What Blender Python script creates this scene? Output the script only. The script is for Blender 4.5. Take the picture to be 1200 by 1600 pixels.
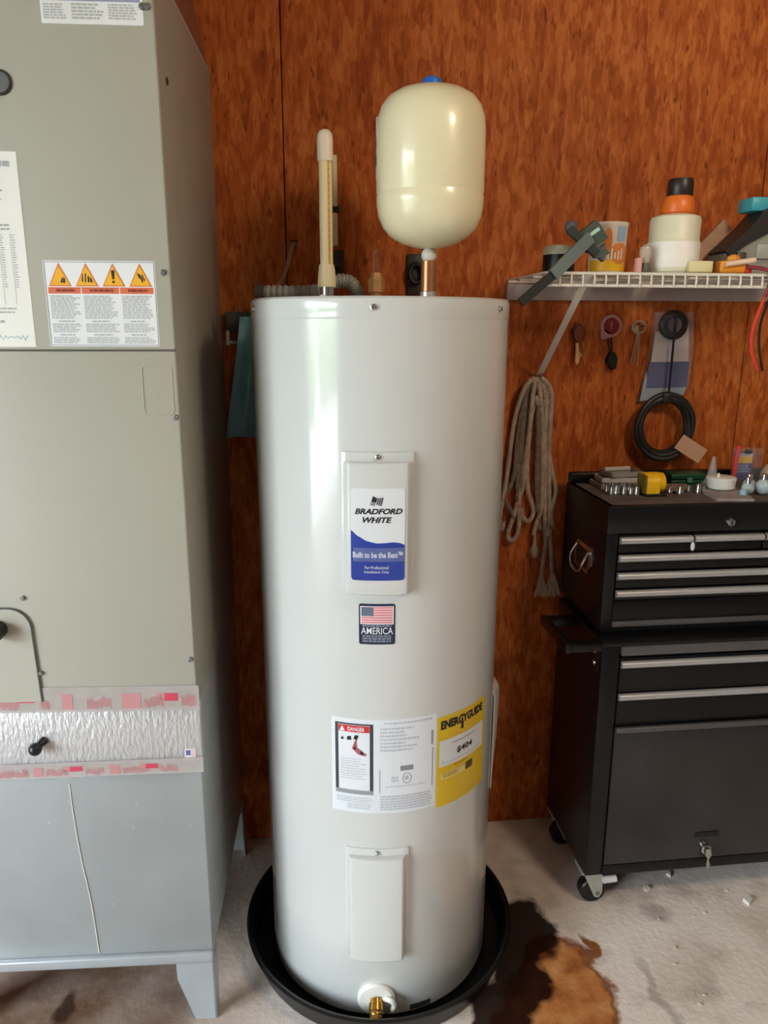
import bpy, bmesh, math, random
from mathutils import Vector, Matrix
import numpy as np
random.seed(7)
R_ = random.Random(11)
scene = bpy.context.scene
C = scene.collection
for o in list(bpy.data.objects): bpy.data.objects.remove(o, do_unlink=True)

# ------------------------------------------------------------------ camera
F_PX = 1177.24; YAW = 0.11464; PITCH = 0.24404; ROLL = 0.00298
CAM = Vector((-0.16899, -1.54671, 1.44522))
fwd = Vector((math.sin(YAW)*math.cos(PITCH), math.cos(YAW)*math.cos(PITCH), -math.sin(PITCH)))
rt = Vector((math.cos(YAW), -math.sin(YAW), 0)); up = rt.cross(fwd)
r2 = rt*math.cos(ROLL)+up*math.sin(ROLL); u2 = -rt*math.sin(ROLL)+up*math.cos(ROLL)
cd = bpy.data.cameras.new('camera'); cam = bpy.data.objects.new('camera', cd); C.objects.link(cam)
cam.matrix_world = Matrix(((r2.x,u2.x,-fwd.x,CAM.x),(r2.y,u2.y,-fwd.y,CAM.y),(r2.z,u2.z,-fwd.z,CAM.z),(0,0,0,1)))
cd.sensor_fit = 'HORIZONTAL'; cd.sensor_width = 36; cd.lens = F_PX/1200*36; cd.clip_start = .02
scene.camera = cam

# ------------------------------------------------------------------ light: overcast sky through the garage opening
OPEN_Y0, OPEN_Y1, OPEN_Z = -3.45, -1.2, 2.15
LEFT_X, RIGHT_X, FRONT_Y, BACK_Y, CEIL = -3.0, 2.4, -4.3, 0.37, 2.55
w = bpy.data.worlds.new('overcast_sky'); scene.world = w; w.use_nodes = True
bg = w.node_tree.nodes['Background']; bg.inputs[0].default_value = (.83, .90, 1.0, 1); bg.inputs[1].default_value = 15.0
pl = bpy.data.lights.new('daylight_opening', 'AREA'); pl.shape = 'RECTANGLE'; pl.size = OPEN_Z; pl.size_y = OPEN_Y1-OPEN_Y0
po = bpy.data.objects.new('daylight_opening', pl); C.objects.link(po)
po.location = (LEFT_X-.05, (OPEN_Y0+OPEN_Y1)/2, OPEN_Z/2); po.rotation_euler = (0, -math.pi/2, 0)
pl.cycles.is_portal = True
LAMP_W = 29.0
vs = scene.view_settings
vs.view_transform = 'Standard'; vs.look = 'None'; vs.gamma = 1; vs.use_curve_mapping = False; vs.exposure = 0.6

# ------------------------------------------------------------------ materials
def lin(c):
    return tuple(((v/255)/12.92 if v/255 <= .04045 else ((v/255+.055)/1.055)**2.4) for v in c)
MATS = {}
def M(name, rgb, rough=.5, metal=0., var=.06, vscale=12., bump=0., bscale=60., coat=0., stretch=(1,1,1), spec=.5, alpha=1., transmission=0.):
    if name in MATS: return MATS[name]
    m = bpy.data.materials.new(name); m.use_nodes = True; nt = m.node_tree; N = nt.nodes; L = nt.links
    b = N['Principled BSDF']; c = lin(rgb)
    tc = N.new('ShaderNodeTexCoord'); mp = N.new('ShaderNodeMapping'); mp.inputs['Scale'].default_value = stretch
    L.new(tc.outputs['Object'], mp.inputs[0])
    nz = N.new('ShaderNodeTexNoise'); nz.inputs['Scale'].default_value = vscale; nz.inputs['Detail'].default_value = 4
    L.new(mp.outputs[0], nz.inputs['Vector'])
    cr = N.new('ShaderNodeValToRGB'); cr.color_ramp.elements[0].position = .3; cr.color_ramp.elements[1].position = .7
    cr.color_ramp.elements[0].color = (*[max(0, v*(1-var)) for v in c], 1); cr.color_ramp.elements[1].color = (*[min(1, v*(1+var)) for v in c], 1)
    L.new(nz.outputs['Fac'], cr.inputs[0]); L.new(cr.outputs[0], b.inputs['Base Color'])
    b.inputs['Roughness'].default_value = rough; b.inputs['Metallic'].default_value = metal
    b.inputs['Specular IOR Level'].default_value = spec
    b.inputs['Coat Weight'].default_value = coat; b.inputs['Coat Roughness'].default_value = .06
    b.inputs['Alpha'].default_value = alpha; b.inputs['Transmission Weight'].default_value = transmission
    if bump:
        n2 = N.new('ShaderNodeTexNoise'); n2.inputs['Scale'].default_value = bscale; n2.inputs['Detail'].default_value = 3
        L.new(mp.outputs[0], n2.inputs['Vector'])
        bp = N.new('ShaderNodeBump'); bp.inputs['Strength'].default_value = bump; bp.inputs['Distance'].default_value = .004
        L.new(n2.outputs['Fac'], bp.inputs['Height']); L.new(bp.outputs[0], b.inputs['Normal'])
    MATS[name] = m; return m

def osb_material(name, dark, mid, light):
    m = bpy.data.materials.new(name); m.use_nodes = True; nt = m.node_tree; N = nt.nodes; L = nt.links
    b = N['Principled BSDF']; tc = N.new('ShaderNodeTexCoord')
    def layer(rot, sc, seed):
        mp = N.new('ShaderNodeMapping'); mp.inputs['Rotation'].default_value = (0, rot, 0); mp.inputs['Scale'].default_value = sc
        mp.inputs['Location'].default_value = (seed, seed*.7, seed*.3)
        L.new(tc.outputs['Object'], mp.inputs[0])
        wn = N.new('ShaderNodeTexNoise'); wn.inputs['Scale'].default_value = .8; wn.inputs['Detail'].default_value = 2
        L.new(mp.outputs[0], wn.inputs['Vector'])
        ad = N.new('ShaderNodeMixRGB'); ad.blend_type = 'ADD'; ad.inputs[0].default_value = .5
        L.new(mp.outputs[0], ad.inputs[1]); L.new(wn.outputs['Color'], ad.inputs[2])
        v = N.new('ShaderNodeTexVoronoi'); v.inputs['Scale'].default_value = 1; L.new(ad.outputs[0], v.inputs['Vector'])
        sp = N.new('ShaderNodeSeparateColor'); L.new(v.outputs['Color'], sp.inputs[0])
        return sp.outputs[0], v.outputs['Distance']
    a, ad_ = layer(.10, (88, 1, 24), 0); c, cd_ = layer(-.20, (58, 1, 14), 5.3); e, ed_ = layer(.35, (130, 1, 38), 9.1)
    def math_(op, x, y=None):
        n = N.new('ShaderNodeMath'); n.operation = op
        for i, s in enumerate((x, y)):
            if s is None: continue
            if isinstance(s, (int, float)): n.inputs[i].default_value = s
            else: L.new(s, n.inputs[i])
        return n.outputs[0]
    s = math_('ADD', math_('MULTIPLY', a, .36), math_('ADD', math_('MULTIPLY', c, .30), math_('MULTIPLY', e, .34)))
    big = N.new('ShaderNodeTexNoise'); big.inputs['Scale'].default_value = 2.6; big.inputs['Detail'].default_value = 3; L.new(tc.outputs['Object'], big.inputs['Vector'])
    s2 = math_('ADD', s, math_('MULTIPLY', math_('SUBTRACT', big.outputs['Fac'], .5), .5))
    gm = N.new('ShaderNodeMapping'); gm.inputs['Scale'].default_value = (420, 1, 26); L.new(tc.outputs['Object'], gm.inputs[0])
    gr = N.new('ShaderNodeTexNoise'); gr.inputs['Scale'].default_value = 1; gr.inputs['Detail'].default_value = 2; L.new(gm.outputs[0], gr.inputs['Vector'])
    s3 = math_('ADD', s2, math_('MULTIPLY', math_('SUBTRACT', gr.outputs['Fac'], .5), .13))
    cr = N.new('ShaderNodeValToRGB'); els = cr.color_ramp.elements
    els[0].position = .18; els[0].color = (*lin(dark), 1); els[1].position = .86; els[1].color = (*lin(light), 1)
    q = els.new(.5); q.color = (*lin(mid), 1)
    L.new(s3, cr.inputs[0])
    # scattered dark gaps between strands
    dm = N.new('ShaderNodeMapping'); dm.inputs['Scale'].default_value = (95, 1, 26); dm.inputs['Rotation'].default_value = (0, .18, 0); L.new(tc.outputs['Object'], dm.inputs[0])
    dn = N.new('ShaderNodeTexNoise'); dn.inputs['Scale'].default_value = 1; dn.inputs['Detail'].default_value = 1; L.new(dm.outputs[0], dn.inputs['Vector'])
    dr = N.new('ShaderNodeValToRGB'); dr.color_ramp.elements[0].position = .69; dr.color_ramp.elements[1].position = .76
    L.new(dn.outputs['Fac'], dr.inputs[0])
    mx = N.new('ShaderNodeMixRGB'); mx.inputs[2].default_value = (*lin((70, 32, 14)), 1)
    L.new(math_('MULTIPLY', dr.outputs[0], .6), mx.inputs[0]); L.new(cr.outputs[0], mx.inputs[1]); L.new(mx.outputs[0], b.inputs['Base Color'])
    b.inputs['Roughness'].default_value = .62; b.inputs['Specular IOR Level'].default_value = .2
    bp = N.new('ShaderNodeBump'); bp.inputs['Strength'].default_value = .35; bp.inputs['Distance'].default_value = .002
    L.new(s3, bp.inputs['Height']); L.new(bp.outputs[0], b.inputs['Normal'])
    return m

def floor_material():
    m = bpy.data.materials.new('stained_concrete'); m.use_nodes = True; nt = m.node_tree; N = nt.nodes; L = nt.links
    b = N['Principled BSDF']; geo = N.new('ShaderNodeNewGeometry')
    def noise(sc, det=4, off=0, vec=None):
        mp = N.new('ShaderNodeMapping'); mp.inputs['Location'].default_value = (off, off*.3, 0); L.new(vec or geo.outputs['Position'], mp.inputs[0])
        n = N.new('ShaderNodeTexNoise'); n.inputs['Scale'].default_value = sc; n.inputs['Detail'].default_value = det; L.new(mp.outputs[0], n.inputs['Vector']); return n
    def ma(op, x, y=None, clamp=False):
        n = N.new('ShaderNodeMath'); n.operation = op; n.use_clamp = clamp
        for i, s in enumerate((x, y)):
            if s is None: continue
            if isinstance(s, (int, float)): n.inputs[i].default_value = s
            else: L.new(s, n.inputs[i])
        return n.outputs[0]
    def ramp(f, stops):
        cr = N.new('ShaderNodeValToRGB'); e = cr.color_ramp.elements
        e[0].position, e[0].color = stops[0][0], (*lin(stops[0][1]), 1); e[1].position, e[1].color = stops[-1][0], (*lin(stops[-1][1]), 1)
        for p, c in stops[1:-1]: q = e.new(p); q.color = (*lin(c), 1)
        L.new(f, cr.inputs[0]); return cr.outputs[0]
    def mix(f, a, c):
        x = N.new('ShaderNodeMixRGB'); L.new(f, x.inputs[0]); L.new(a, x.inputs[1])
        if isinstance(c, tuple): x.inputs[2].default_value = (*lin(c), 1)
        else: L.new(c, x.inputs[2])
        return x.outputs[0]
    base = ramp(noise(5, 6).outputs['Fac'], [(.25, (206, 192, 178)), (.5, (232, 221, 210)), (.75, (240, 231, 222))])
    base = mix(ma('MULTIPLY', ma('SUBTRACT', noise(9, 5, 3).outputs['Fac'], .53, True), 2.0, True), base, (112, 86, 68))
    # dirty brown ground on the left, under and beside the air handler
    sx = N.new('ShaderNodeSeparateXYZ'); L.new(geo.outputs['Position'], sx.inputs[0])
    left = ma('MULTIPLY', ma('SUBTRACT', -.22, sx.outputs[0]), 4., True)
    base = mix(ma('MULTIPLY', left, ma('ADD', .32, noise(7, 5, 8).outputs['Fac']), True), base, (116, 90, 70))
    # distorted position for the stain outlines
    dn = noise(11, 4, 1.7); dv = N.new('ShaderNodeVectorMath'); dv.operation = 'MULTIPLY_ADD'
    L.new(dn.outputs['Color'], dv.inputs[0]); dv.inputs[1].default_value = (.11, .11, 0); dv.inputs[2].default_value = (-.055, -.055, 0)
    ps = N.new('ShaderNodeVectorMath'); ps.operation = 'ADD'; L.new(geo.outputs['Position'], ps.inputs[0]); L.new(dv.outputs[0], ps.inputs[1])
    def blob(cx, cy, rx, ry):
        a = N.new('ShaderNodeVectorMath'); a.operation = 'SUBTRACT'; L.new(ps.outputs[0], a.inputs[0]); a.inputs[1].default_value = (cx, cy, 0)
        d = N.new('ShaderNodeVectorMath'); d.operation = 'DIVIDE'; L.new(a.outputs[0], d.inputs[0]); d.inputs[1].default_value = (rx, ry, 1)
        l = N.new('ShaderNodeVectorMath'); l.operation = 'LENGTH'; L.new(d.outputs[0], l.inputs[0]); return l.outputs['Value']
    rust = ma('MINIMUM', blob(.405, -.215, .092, .15), blob(.33, -.34, .13, .16))
    rustcol = ramp(noise(16, 5, 4).outputs['Fac'], [(.3, (132, 74, 32)), (.5, (188, 120, 66)), (.75, (212, 156, 100))])
    f_r = ma('MULTIPLY', ma('SUBTRACT', 1.10, rust), 5., True)
    base = mix(f_r, base, rustcol)
    rim = ma('MULTIPLY', ma('SUBTRACT', 1., ma('MULTIPLY', ma('ABSOLUTE', ma('SUBTRACT', rust, .95)), 9.)), .8, True)
    base = mix(rim, base, (104, 54, 22))
    curl = ma('MULTIPLY', ma('SUBTRACT', 1., blob(.490, -.115, .016, .05)), 3., True)
    base = mix(curl, base, (140, 88, 44))
    dark = ma('MINIMUM', blob(.360, -.045, .08, .10), ma('MINIMUM', blob(.305, -.17, .065, .12), blob(.235, -.29, .075, .12)))
    f_d = ma('MULTIPLY', ma('SUBTRACT', 1.05, dark), 5., True)
    base = mix(ma('MULTIPLY', f_d, .97), base, (34, 10, 4))
    # oily spot in front of the air handler and a grey smudge by the cabinet
    spot = ma('MULTIPLY', ma('SUBTRACT', 1., blob(-.70, -.145, .03, .055)), 2.5, True); base = mix(ma('MULTIPLY', spot, .85), base, (52, 34, 22))
    sm = ma('MULTIPLY', ma('SUBTRACT', 1., blob(.70, -.02, .045, .04)), 1.6, True); base = mix(ma('MULTIPLY', sm, .45), base, (96, 84, 74))
    cr_ = ma('MULTIPLY', ma('SUBTRACT', 1., blob(.60, -.27, .018, .16)), 1.6, True); base = mix(ma('MULTIPLY', cr_, .4), base, (112, 96, 84))
    L.new(base, b.inputs['Base Color'])
    b.inputs['Specular IOR Level'].default_value = .15; L.new(ma('SUBTRACT', .85, ma('MULTIPLY', f_d, .25)), b.inputs['Roughness'])
    bp = N.new('ShaderNodeBump'); bp.inputs['Strength'].default_value = .4; bp.inputs['Distance'].default_value = .004
    L.new(noise(60, 6, 2).outputs['Fac'], bp.inputs['Height']); L.new(bp.outputs[0], b.inputs['Normal'])
    return m

OSB = osb_material('stained_osb', (150, 68, 20), (178, 90, 34), (200, 114, 54))
FLOOR = floor_material()

def clear_material(name, tint=(235, 238, 240), opacity=.3, rough=.12):
    m = bpy.data.materials.new(name); m.use_nodes = True; nt = m.node_tree; N = nt.nodes; L = nt.links
    b = N['Principled BSDF']; b.inputs['Base Color'].default_value = (*lin(tint), 1); b.inputs['Roughness'].default_value = rough
    t = N.new('ShaderNodeBsdfTransparent'); x = N.new('ShaderNodeMixShader')
    nz = N.new('ShaderNodeTexNoise'); nz.inputs['Scale'].default_value = 40; tc = N.new('ShaderNodeTexCoord'); L.new(tc.outputs['Object'], nz.inputs['Vector'])
    mu = N.new('ShaderNodeMath'); mu.operation = 'MULTIPLY_ADD'; mu.inputs[1].default_value = opacity*.5; mu.inputs[2].default_value = opacity*.75; L.new(nz.outputs['Fac'], mu.inputs[0])
    L.new(mu.outputs[0], x.inputs[0]); L.new(t.outputs[0], x.inputs[1]); L.new(b.outputs[0], x.inputs[2])
    L.new(x.outputs[0], N['Material Output'].inputs['Surface']); return m

# ------------------------------------------------------------------ geometry helpers
class G:
    def __init__(s): s.v = []; s.f = []
    def add(s, vs, fs):
        n = len(s.v); s.v += [tuple(v) for v in vs]; s.f += [tuple(i+n for i in f) for f in fs]; return s
    def box(s, x0, x1, y0, y1, z0, z1, bev=0., seg=2, ux=1):
        bm = bmesh.new(); bmesh.ops.create_cube(bm, size=1)
        for v in bm.verts: v.co = Vector(((x0+x1)/2+v.co.x*(x1-x0), (y0+y1)/2+v.co.y*(y1-y0), (z0+z1)/2+v.co.z*(z1-z0)))
        if ux > 1:
            ed = [e for e in bm.edges if abs(e.verts[0].co.x-e.verts[1].co.x) > 1e-6]
            bmesh.ops.subdivide_edges(bm, edges=ed, cuts=ux-1, use_grid_fill=True)
        if bev:
            ed = [e for e in bm.edges if len(e.link_faces) == 2 and e.calc_face_angle(0) > .5]
            bmesh.ops.bevel(bm, geom=ed, offset=bev, segments=seg, affect='EDGES', profile=.5)
        bm.verts.index_update(); s.add([v.co for v in bm.verts], [[v.index for v in f.verts] for f in bm.faces]); bm.free(); return s
    def cyl(s, p0, p1, r0, r1=None, n=24, caps=True):
        r1 = r0 if r1 is None else r1; p0 = Vector(p0); p1 = Vector(p1); d = (p1-p0).normalized()
        a = d.orthogonal().normalized(); b = d.cross(a)
        vs = []
        for p, r in ((p0, r0), (p1, r1)):
            vs += [p+r*(math.cos(t)*a+math.sin(t)*b) for t in [2*math.pi*i/n for i in range(n)]]
        fs = [(i, (i+1) % n, n+(i+1) % n, n+i) for i in range(n)]
        if caps: fs += [tuple(reversed(range(n))), tuple(range(n, 2*n))]
        return s.add(vs, fs)
    def lathe(s, prof, c=(0,0,0), n=40, axis='z', capends=True, dirv=None):
        # prof: list of (radius, height) from bottom to top
        c = Vector(c); d = Vector(dirv).normalized() if dirv else Vector((0,0,1)); a = d.orthogonal().normalized() if dirv else Vector((1,0,0)); b = d.cross(a)
        vs = []
        for r, h in prof: vs += [c+d*h+r*(math.cos(t)*a+math.sin(t)*b) for t in [2*math.pi*i/n for i in range(n)]]
        fs = []
        for k in range(len(prof)-1): fs += [(k*n+i, k*n+(i+1) % n, (k+1)*n+(i+1) % n, (k+1)*n+i) for i in range(n)]
        if capends: fs += [tuple(reversed(range(n))), tuple(range((len(prof)-1)*n, len(prof)*n))]
        return s.add(vs, fs)
    def sphere(s, c, r, sz=(1,1,1), n=20):
        k = n//2
        prof = [(max(1e-4, math.sin(math.pi*i/k)), -math.cos(math.pi*i/k)) for i in range(k+1)]
        g = G().lathe(prof, n=n); return s.add([(c[0]+v[0]*r*sz[0], c[1]+v[1]*r*sz[1], c[2]+v[2]*r*sz[2]) for v in g.v], g.f)
    def tube(s, path, r, n=10, closed=False, caps=True):
        P = [Vector(p) for p in path]; m = len(P); rr = r if callable(r) else (lambda i: r)
        vs = []; a = None
        for i in range(m):
            t = (P[(i+1) % m]-P[i-1]) if closed else (P[min(i+1, m-1)]-P[max(i-1, 0)])
            t.normalize()
            a = t.orthogonal().normalized() if a is None else (a-t*a.dot(t)).normalized()
            b = t.cross(a); q = rr(i)
            vs += [P[i]+q*(math.cos(2*math.pi*j/n)*a+math.sin(2*math.pi*j/n)*b) for j in range(n)]
        fs = []
        for i in range(m if closed else m-1):
            k = (i+1) % m
            fs += [(i*n+j, i*n+(j+1) % n, k*n+(j+1) % n, k*n+j) for j in range(n)]
        if caps and not closed: fs += [tuple(reversed(range(n))), tuple(range((m-1)*n, m*n))]
        return s.add(vs, fs)
    def prism(s, poly, fn0, fn1):
        n = len(poly)
        vs = [fn0(*p) for p in poly]+[fn1(*p) for p in poly]
        return s.add(vs, [tuple(range(n)), tuple(reversed(range(n, 2*n)))]+[(i, n+i, n+(i+1) % n, (i+1) % n) for i in range(n)])
    def map(s, fn): s.v = [tuple(fn(*v)) for v in s.v]; return s

def bez(pts, n=12):
    # Catmull-Rom through points
    P = [Vector(p) for p in pts]; out = []
    for i in range(len(P)-1):
        p0 = P[max(i-1, 0)]; p1 = P[i]; p2 = P[i+1]; p3 = P[min(i+2, len(P)-1)]
        for k in range(n):
            t = k/n
            out.append(.5*((2*p1)+(p2-p0)*t+(2*p0-5*p1+4*p2-p3)*t*t+(3*p1-p0-3*p2+p3)*t**3))
    out.append(P[-1]); return out

XF = {}
def thing(name, label, cat, loc=(0,0,0), rotz=0, group=None):
    o = bpy.data.objects.new(name, None); o.empty_display_size = .05; C.objects.link(o)
    o.location = loc; o.rotation_euler = (0, 0, rotz)
    tag(o, label, cat, group); XF[o.name] = Matrix.Translation(loc) @ Matrix.Rotation(rotz, 4, 'Z'); return o
def tag(o, label, cat, group=None):
    o['label'] = label; o['category'] = cat
    if group: o['group'] = group
    return o
PRINT = ('small_print', 'header_letters', 'tub_lettering', 'card_lettering', 'pipe_stripe_lettering', 'tank_label_print', 'barcode', 'decal_small_print', 'energy_small_print', 'rating_small_print', 'danger_frame', 'rating_rule', 'energy_rule', 'pictogram', 'danger_figure', 'orange_picture', 'flag_bars', 'flag_stripe', 'label_border', 'maker_emblem', 'approval_letters')
def obj(name, g, mat, parent=None, local=False, sharp=35, label=None, origin=None):
    """one mesh object; geometry in world coordinates unless local"""
    me = bpy.data.meshes.new(name); vs = g.v
    if parent is not None:
        X = XF[parent.name]
        if not local: Xi = X.inverted(); vs = [tuple(Xi @ Vector(v)) for v in vs]
    elif origin is not None:
        vs = [(v[0]-origin[0], v[1]-origin[1], v[2]-origin[2]) for v in vs]
    me.from_pydata(vs, [], g.f); me.validate()
    bm = bmesh.new(); bm.from_mesh(me); bmesh.ops.recalc_face_normals(bm, faces=bm.faces); bm.to_mesh(me); bm.free()
    for p in me.polygons: p.use_smooth = True
    me.set_sharp_from_angle(angle=math.radians(sharp))
    me.materials.append(mat)
    o = bpy.data.objects.new(name, me); C.objects.link(o)
    if name in PRINT: o['kind'] = 'stuff'
    if parent is not None: o.parent = parent; XF[o.name] = X
    else:
        if origin is not None: o.location = origin
        XF[o.name] = Matrix.Translation(o.location)
    if label: o['label'] = label
    return o
def struct(name, g, mat, parent=None):
    o = obj(name, g, mat, parent); o['kind'] = 'structure'; return o
def copy_tree(root, loc, rotz=0, label=None, scale=1):
    r = root.copy(); C.objects.link(r); r.location = loc; r.rotation_euler = (0, 0, rotz); r.scale = (scale,)*3
    if label: r['label'] = label
    for ch in root.children:
        c = ch.copy(); C.objects.link(c); c.parent = r
    return r

# flat print helpers: everything in (u, v), mapped onto a surface by fn(u, d, v), d = distance proud of the surface
def rects(L, fn, d, sub=.012):
    g = G()
    for (u0, u1, v0, v1) in L:
        k = max(1, int(math.ceil(abs(u1-u0)/sub)))
        vs = []
        for i in range(k+1):
            u = u0+(u1-u0)*i/k; vs += [fn(u, d, v0), fn(u, d, v1)]
        g.add(vs, [(2*i, 2*i+2, 2*i+3, 2*i+1) for i in range(k)])
    return g
def polys(L, fn, d):
    g = G()
    for P in L: g.add([fn(u, d, v) for u, v in P], [tuple(range(len(P)))])
    return g
def strip(top, bot, us, fn, d):
    # ribbon between two functions of u
    vs = []
    for u in us: vs += [fn(u, d, bot(u)), fn(u, d, top(u))]
    return G().add(vs, [(2*i, 2*i+2, 2*i+3, 2*i+1) for i in range(len(us)-1)])
def sheet(u0, u1, v0, v1, fn, d0, d1, rad=.003, nu=14):
    # thin rounded sheet with real thickness
    us = [u0+(u1-u0)*i/nu for i in range(nu+1)]
    if rad: us = sorted(set([u0+rad*(1-math.cos(t)) for t in (0, .4, .8, 1.2, math.pi/2)]+[u1-rad*(1-math.cos(t)) for t in (0, .4, .8, 1.2, math.pi/2)]+[u for u in us if u0+rad < u < u1-rad]))
    def inset(u):
        e = min(u-u0, u1-u)
        return 0 if (not rad or e >= rad) else rad-math.sqrt(max(0, rad*rad-(rad-e)**2))
    vs = []
    for u in us:
        i = inset(u); vs += [fn(u, d0, v0+i), fn(u, d0, v1-i), fn(u, d1, v1-i), fn(u, d1, v0+i)]
    fs = []
    for k in range(len(us)-1):
        for j in range(4): fs.append((4*k+j, 4*k+(j+1) % 4, 4*k+4+(j+1) % 4, 4*k+4+j))
    n = len(us)-1; fs += [(3, 2, 1, 0), (4*n, 4*n+1, 4*n+2, 4*n+3)]
    return G().add(vs, fs)
def greek(u0, u1, v0, v1, rows, fill=.62, ragged=.25, rng=R_, words=True):
    out = []; h = (v1-v0)/rows
    for r in range(rows):
        vt = v1-r*h; end = u1-(u1-u0)*ragged*rng.random(); u = u0
        while u < end-.001:
            wl = rng.uniform(.003, .011) if words else end-u
            out.append((u, min(end, u+wl), vt-h*fill, vt)); u += wl+.0013
    return out
_tc = {}
def text(s, u, v, height, fn, d, width=None, shear=0., bold=0., align='CENTER'):
    cu = bpy.data.curves.new('t', 'FONT'); cu.body = s; cu.shear = shear; cu.offset = bold; cu.resolution_u = 3
    o = bpy.data.objects.new('t', cu); C.objects.link(o); bpy.context.view_layer.update()
    me = bpy.data.meshes.new_from_object(o.evaluated_get(bpy.context.evaluated_depsgraph_get()))
    vs = [tuple(x.co) for x in me.vertices]; fs = [tuple(p.vertices) for p in me.polygons]
    bpy.data.objects.remove(o, do_unlink=True); bpy.data.curves.remove(cu); bpy.data.meshes.remove(me)
    xs = [p[0] for p in vs]; ys = [p[1] for p in vs]; x0, x1, y0, y1 = min(xs), max(xs), min(ys), max(ys)
    sy = height/(y1-y0); sx = (width/(x1-x0)) if width else sy; W = (x1-x0)*sx
    ua = u-W/2 if align == 'CENTER' else u
    return G().add([fn(ua+(p[0]-x0)*sx, d, v+(p[1]-y0)*sy) for p in vs], fs)

# shared materials
BLACKM = M('black_print', (26, 26, 30), .6); GREYP = M('grey_print', (160, 162, 164), .7); DGREYP = M('dark_grey_print', (92, 94, 98), .7)
WHITEP = M('white_paper', (236, 238, 240), .55, var=.02); REDP = M('red_print', (206, 44, 52), .5); NAVYP = M('navy_print', (36, 44, 70), .35)
CHROME = M('chrome', (205, 205, 205), .22, 1., var=.05); STEEL = M('zinc_steel', (150, 150, 148), .38, .9, var=.12, vscale=30)
BLACKP = M('black_plastic', (20, 20, 21), .42, var=.2); WHITEPL = M('white_plastic', (232, 232, 226), .35, var=.03)
CLEAR = clear_material('clear_plastic', opacity=.07)

# ------------------------------------------------------------------ the setting
g = G().add([(LEFT_X-.2, FRONT_Y-.2, 0), (RIGHT_X+.2, FRONT_Y-.2, 0), (RIGHT_X+.2, BACK_Y+.2, 0), (LEFT_X-.2, BACK_Y+.2, 0), (LEFT_X-.2, FRONT_Y-.2, -.12), (RIGHT_X+.2, FRONT_Y-.2, -.12), (RIGHT_X+.2, BACK_Y+.2, -.12), (LEFT_X-.2, BACK_Y+.2, -.12)],
            [(0,1,2,3), (4,7,6,5), (0,4,5,1), (1,5,6,2), (2,6,7,3), (3,7,4,0)])
struct('floor', g, FLOOR)
wb = struct('wall_back', G().box(LEFT_X-.15, RIGHT_X+.15, BACK_Y+.012, BACK_Y+.14, 0, CEIL), M('wall_backing', (40, 24, 14), .8))
for i in range(-3, 3):
    x0 = -.186+1.197*i; x1 = x0+1.197
    if x1 < LEFT_X or x0 > RIGHT_X: continue
    x0 = max(x0, LEFT_X); x1 = min(x1, RIGHT_X)
    obj('osb_sheet', G().box(x0+.0012, x1-.0012, BACK_Y, BACK_Y+.012, 0.0, CEIL, .0012, 1), OSB, wb)
DRY = M('grey_drywall', (96, 92, 86), .85, bump=.15)
gl = G().box(LEFT_X-.12, LEFT_X, FRONT_Y, OPEN_Y0, 0, CEIL).box(LEFT_X-.12, LEFT_X, OPEN_Y1, BACK_Y, 0, CEIL).box(LEFT_X-.12, LEFT_X, OPEN_Y0, OPEN_Y1, OPEN_Z, CEIL)
struct('wall_left', gl, DRY)
struct('wall_right', G().box(RIGHT_X, RIGHT_X+.12, FRONT_Y, BACK_Y, 0, CEIL), DRY)
struct('wall_front', G().box(LEFT_X-.12, RIGHT_X+.12, FRONT_Y-.12, FRONT_Y, 0, CEIL), DRY)
struct('ceiling', G().box(LEFT_X-.2, RIGHT_X+.2, FRONT_Y-.2, BACK_Y+.2, CEIL, CEIL+.1), M('pale_board', (140, 130, 116), .8, bump=.2))
# warm-white opal ceiling lamp over the right-hand side of the garage
LX, LY = 1.0, -1.35
LP = thing('ceiling_lamp', 'round opal ceiling lamp', 'ceiling lamp', (LX, LY, CEIL))
obj('lamp_plate', G().lathe([(.09, CEIL-.05), (.12, CEIL-.035), (.12, CEIL-.0005)], (LX, LY, 0), 32), WHITEPL, LP)
lm = bpy.data.materials.new('opal_globe'); lm.use_nodes = True
e_ = lm.node_tree.nodes.new('ShaderNodeEmission'); e_.inputs[0].default_value = (1, .83, .63, 1); e_.inputs[1].default_value = LAMP_W
lm.node_tree.links.new(e_.outputs[0], lm.node_tree.nodes['Material Output'].inputs['Surface'])
obj('lamp_globe', G().sphere((LX, LY, CEIL-.18), .16, (1, 1, .9), 32), lm, LP)
# outside the opening: driveway and shrubs
struct('driveway', G().box(-30, LEFT_X-.2, -26, 20, -.14, -.02), M('pale_driveway', (176, 176, 170), .9, var=.12, vscale=2))
def shrub(x, y, r, h, lab, seed):
    rng = random.Random(seed); bm = bmesh.new(); bmesh.ops.create_icosphere(bm, subdivisions=4, radius=1)
    for v in bm.verts:
        k = 1+rng.uniform(-.13, .13); v.co = Vector((v.co.x*r*k+x, v.co.y*r*k+y, max(0, v.co.z*h*.5*k+h*.48)-.02))
    gg = G().add([v.co for v in bm.verts], [[q.index for q in f.verts] for f in bm.faces]); bm.free()
    tag(obj('shrub', gg, M('shrub_green', (104, 140, 58), .7, var=.5, vscale=9), origin=(x, y, 0)), lab, 'shrub')
shrub(-8.9, -6.2, 1.05, 2.3, 'tall rounded green shrub across the driveway', 1)
shrub(-9.6, -9.2, 1.3, 2.0, 'broad green shrub at the far end of the driveway', 2)
shrub(-8.2, -3.2, 1.0, 1.7, 'low green shrub nearest the garage opening', 3)

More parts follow.
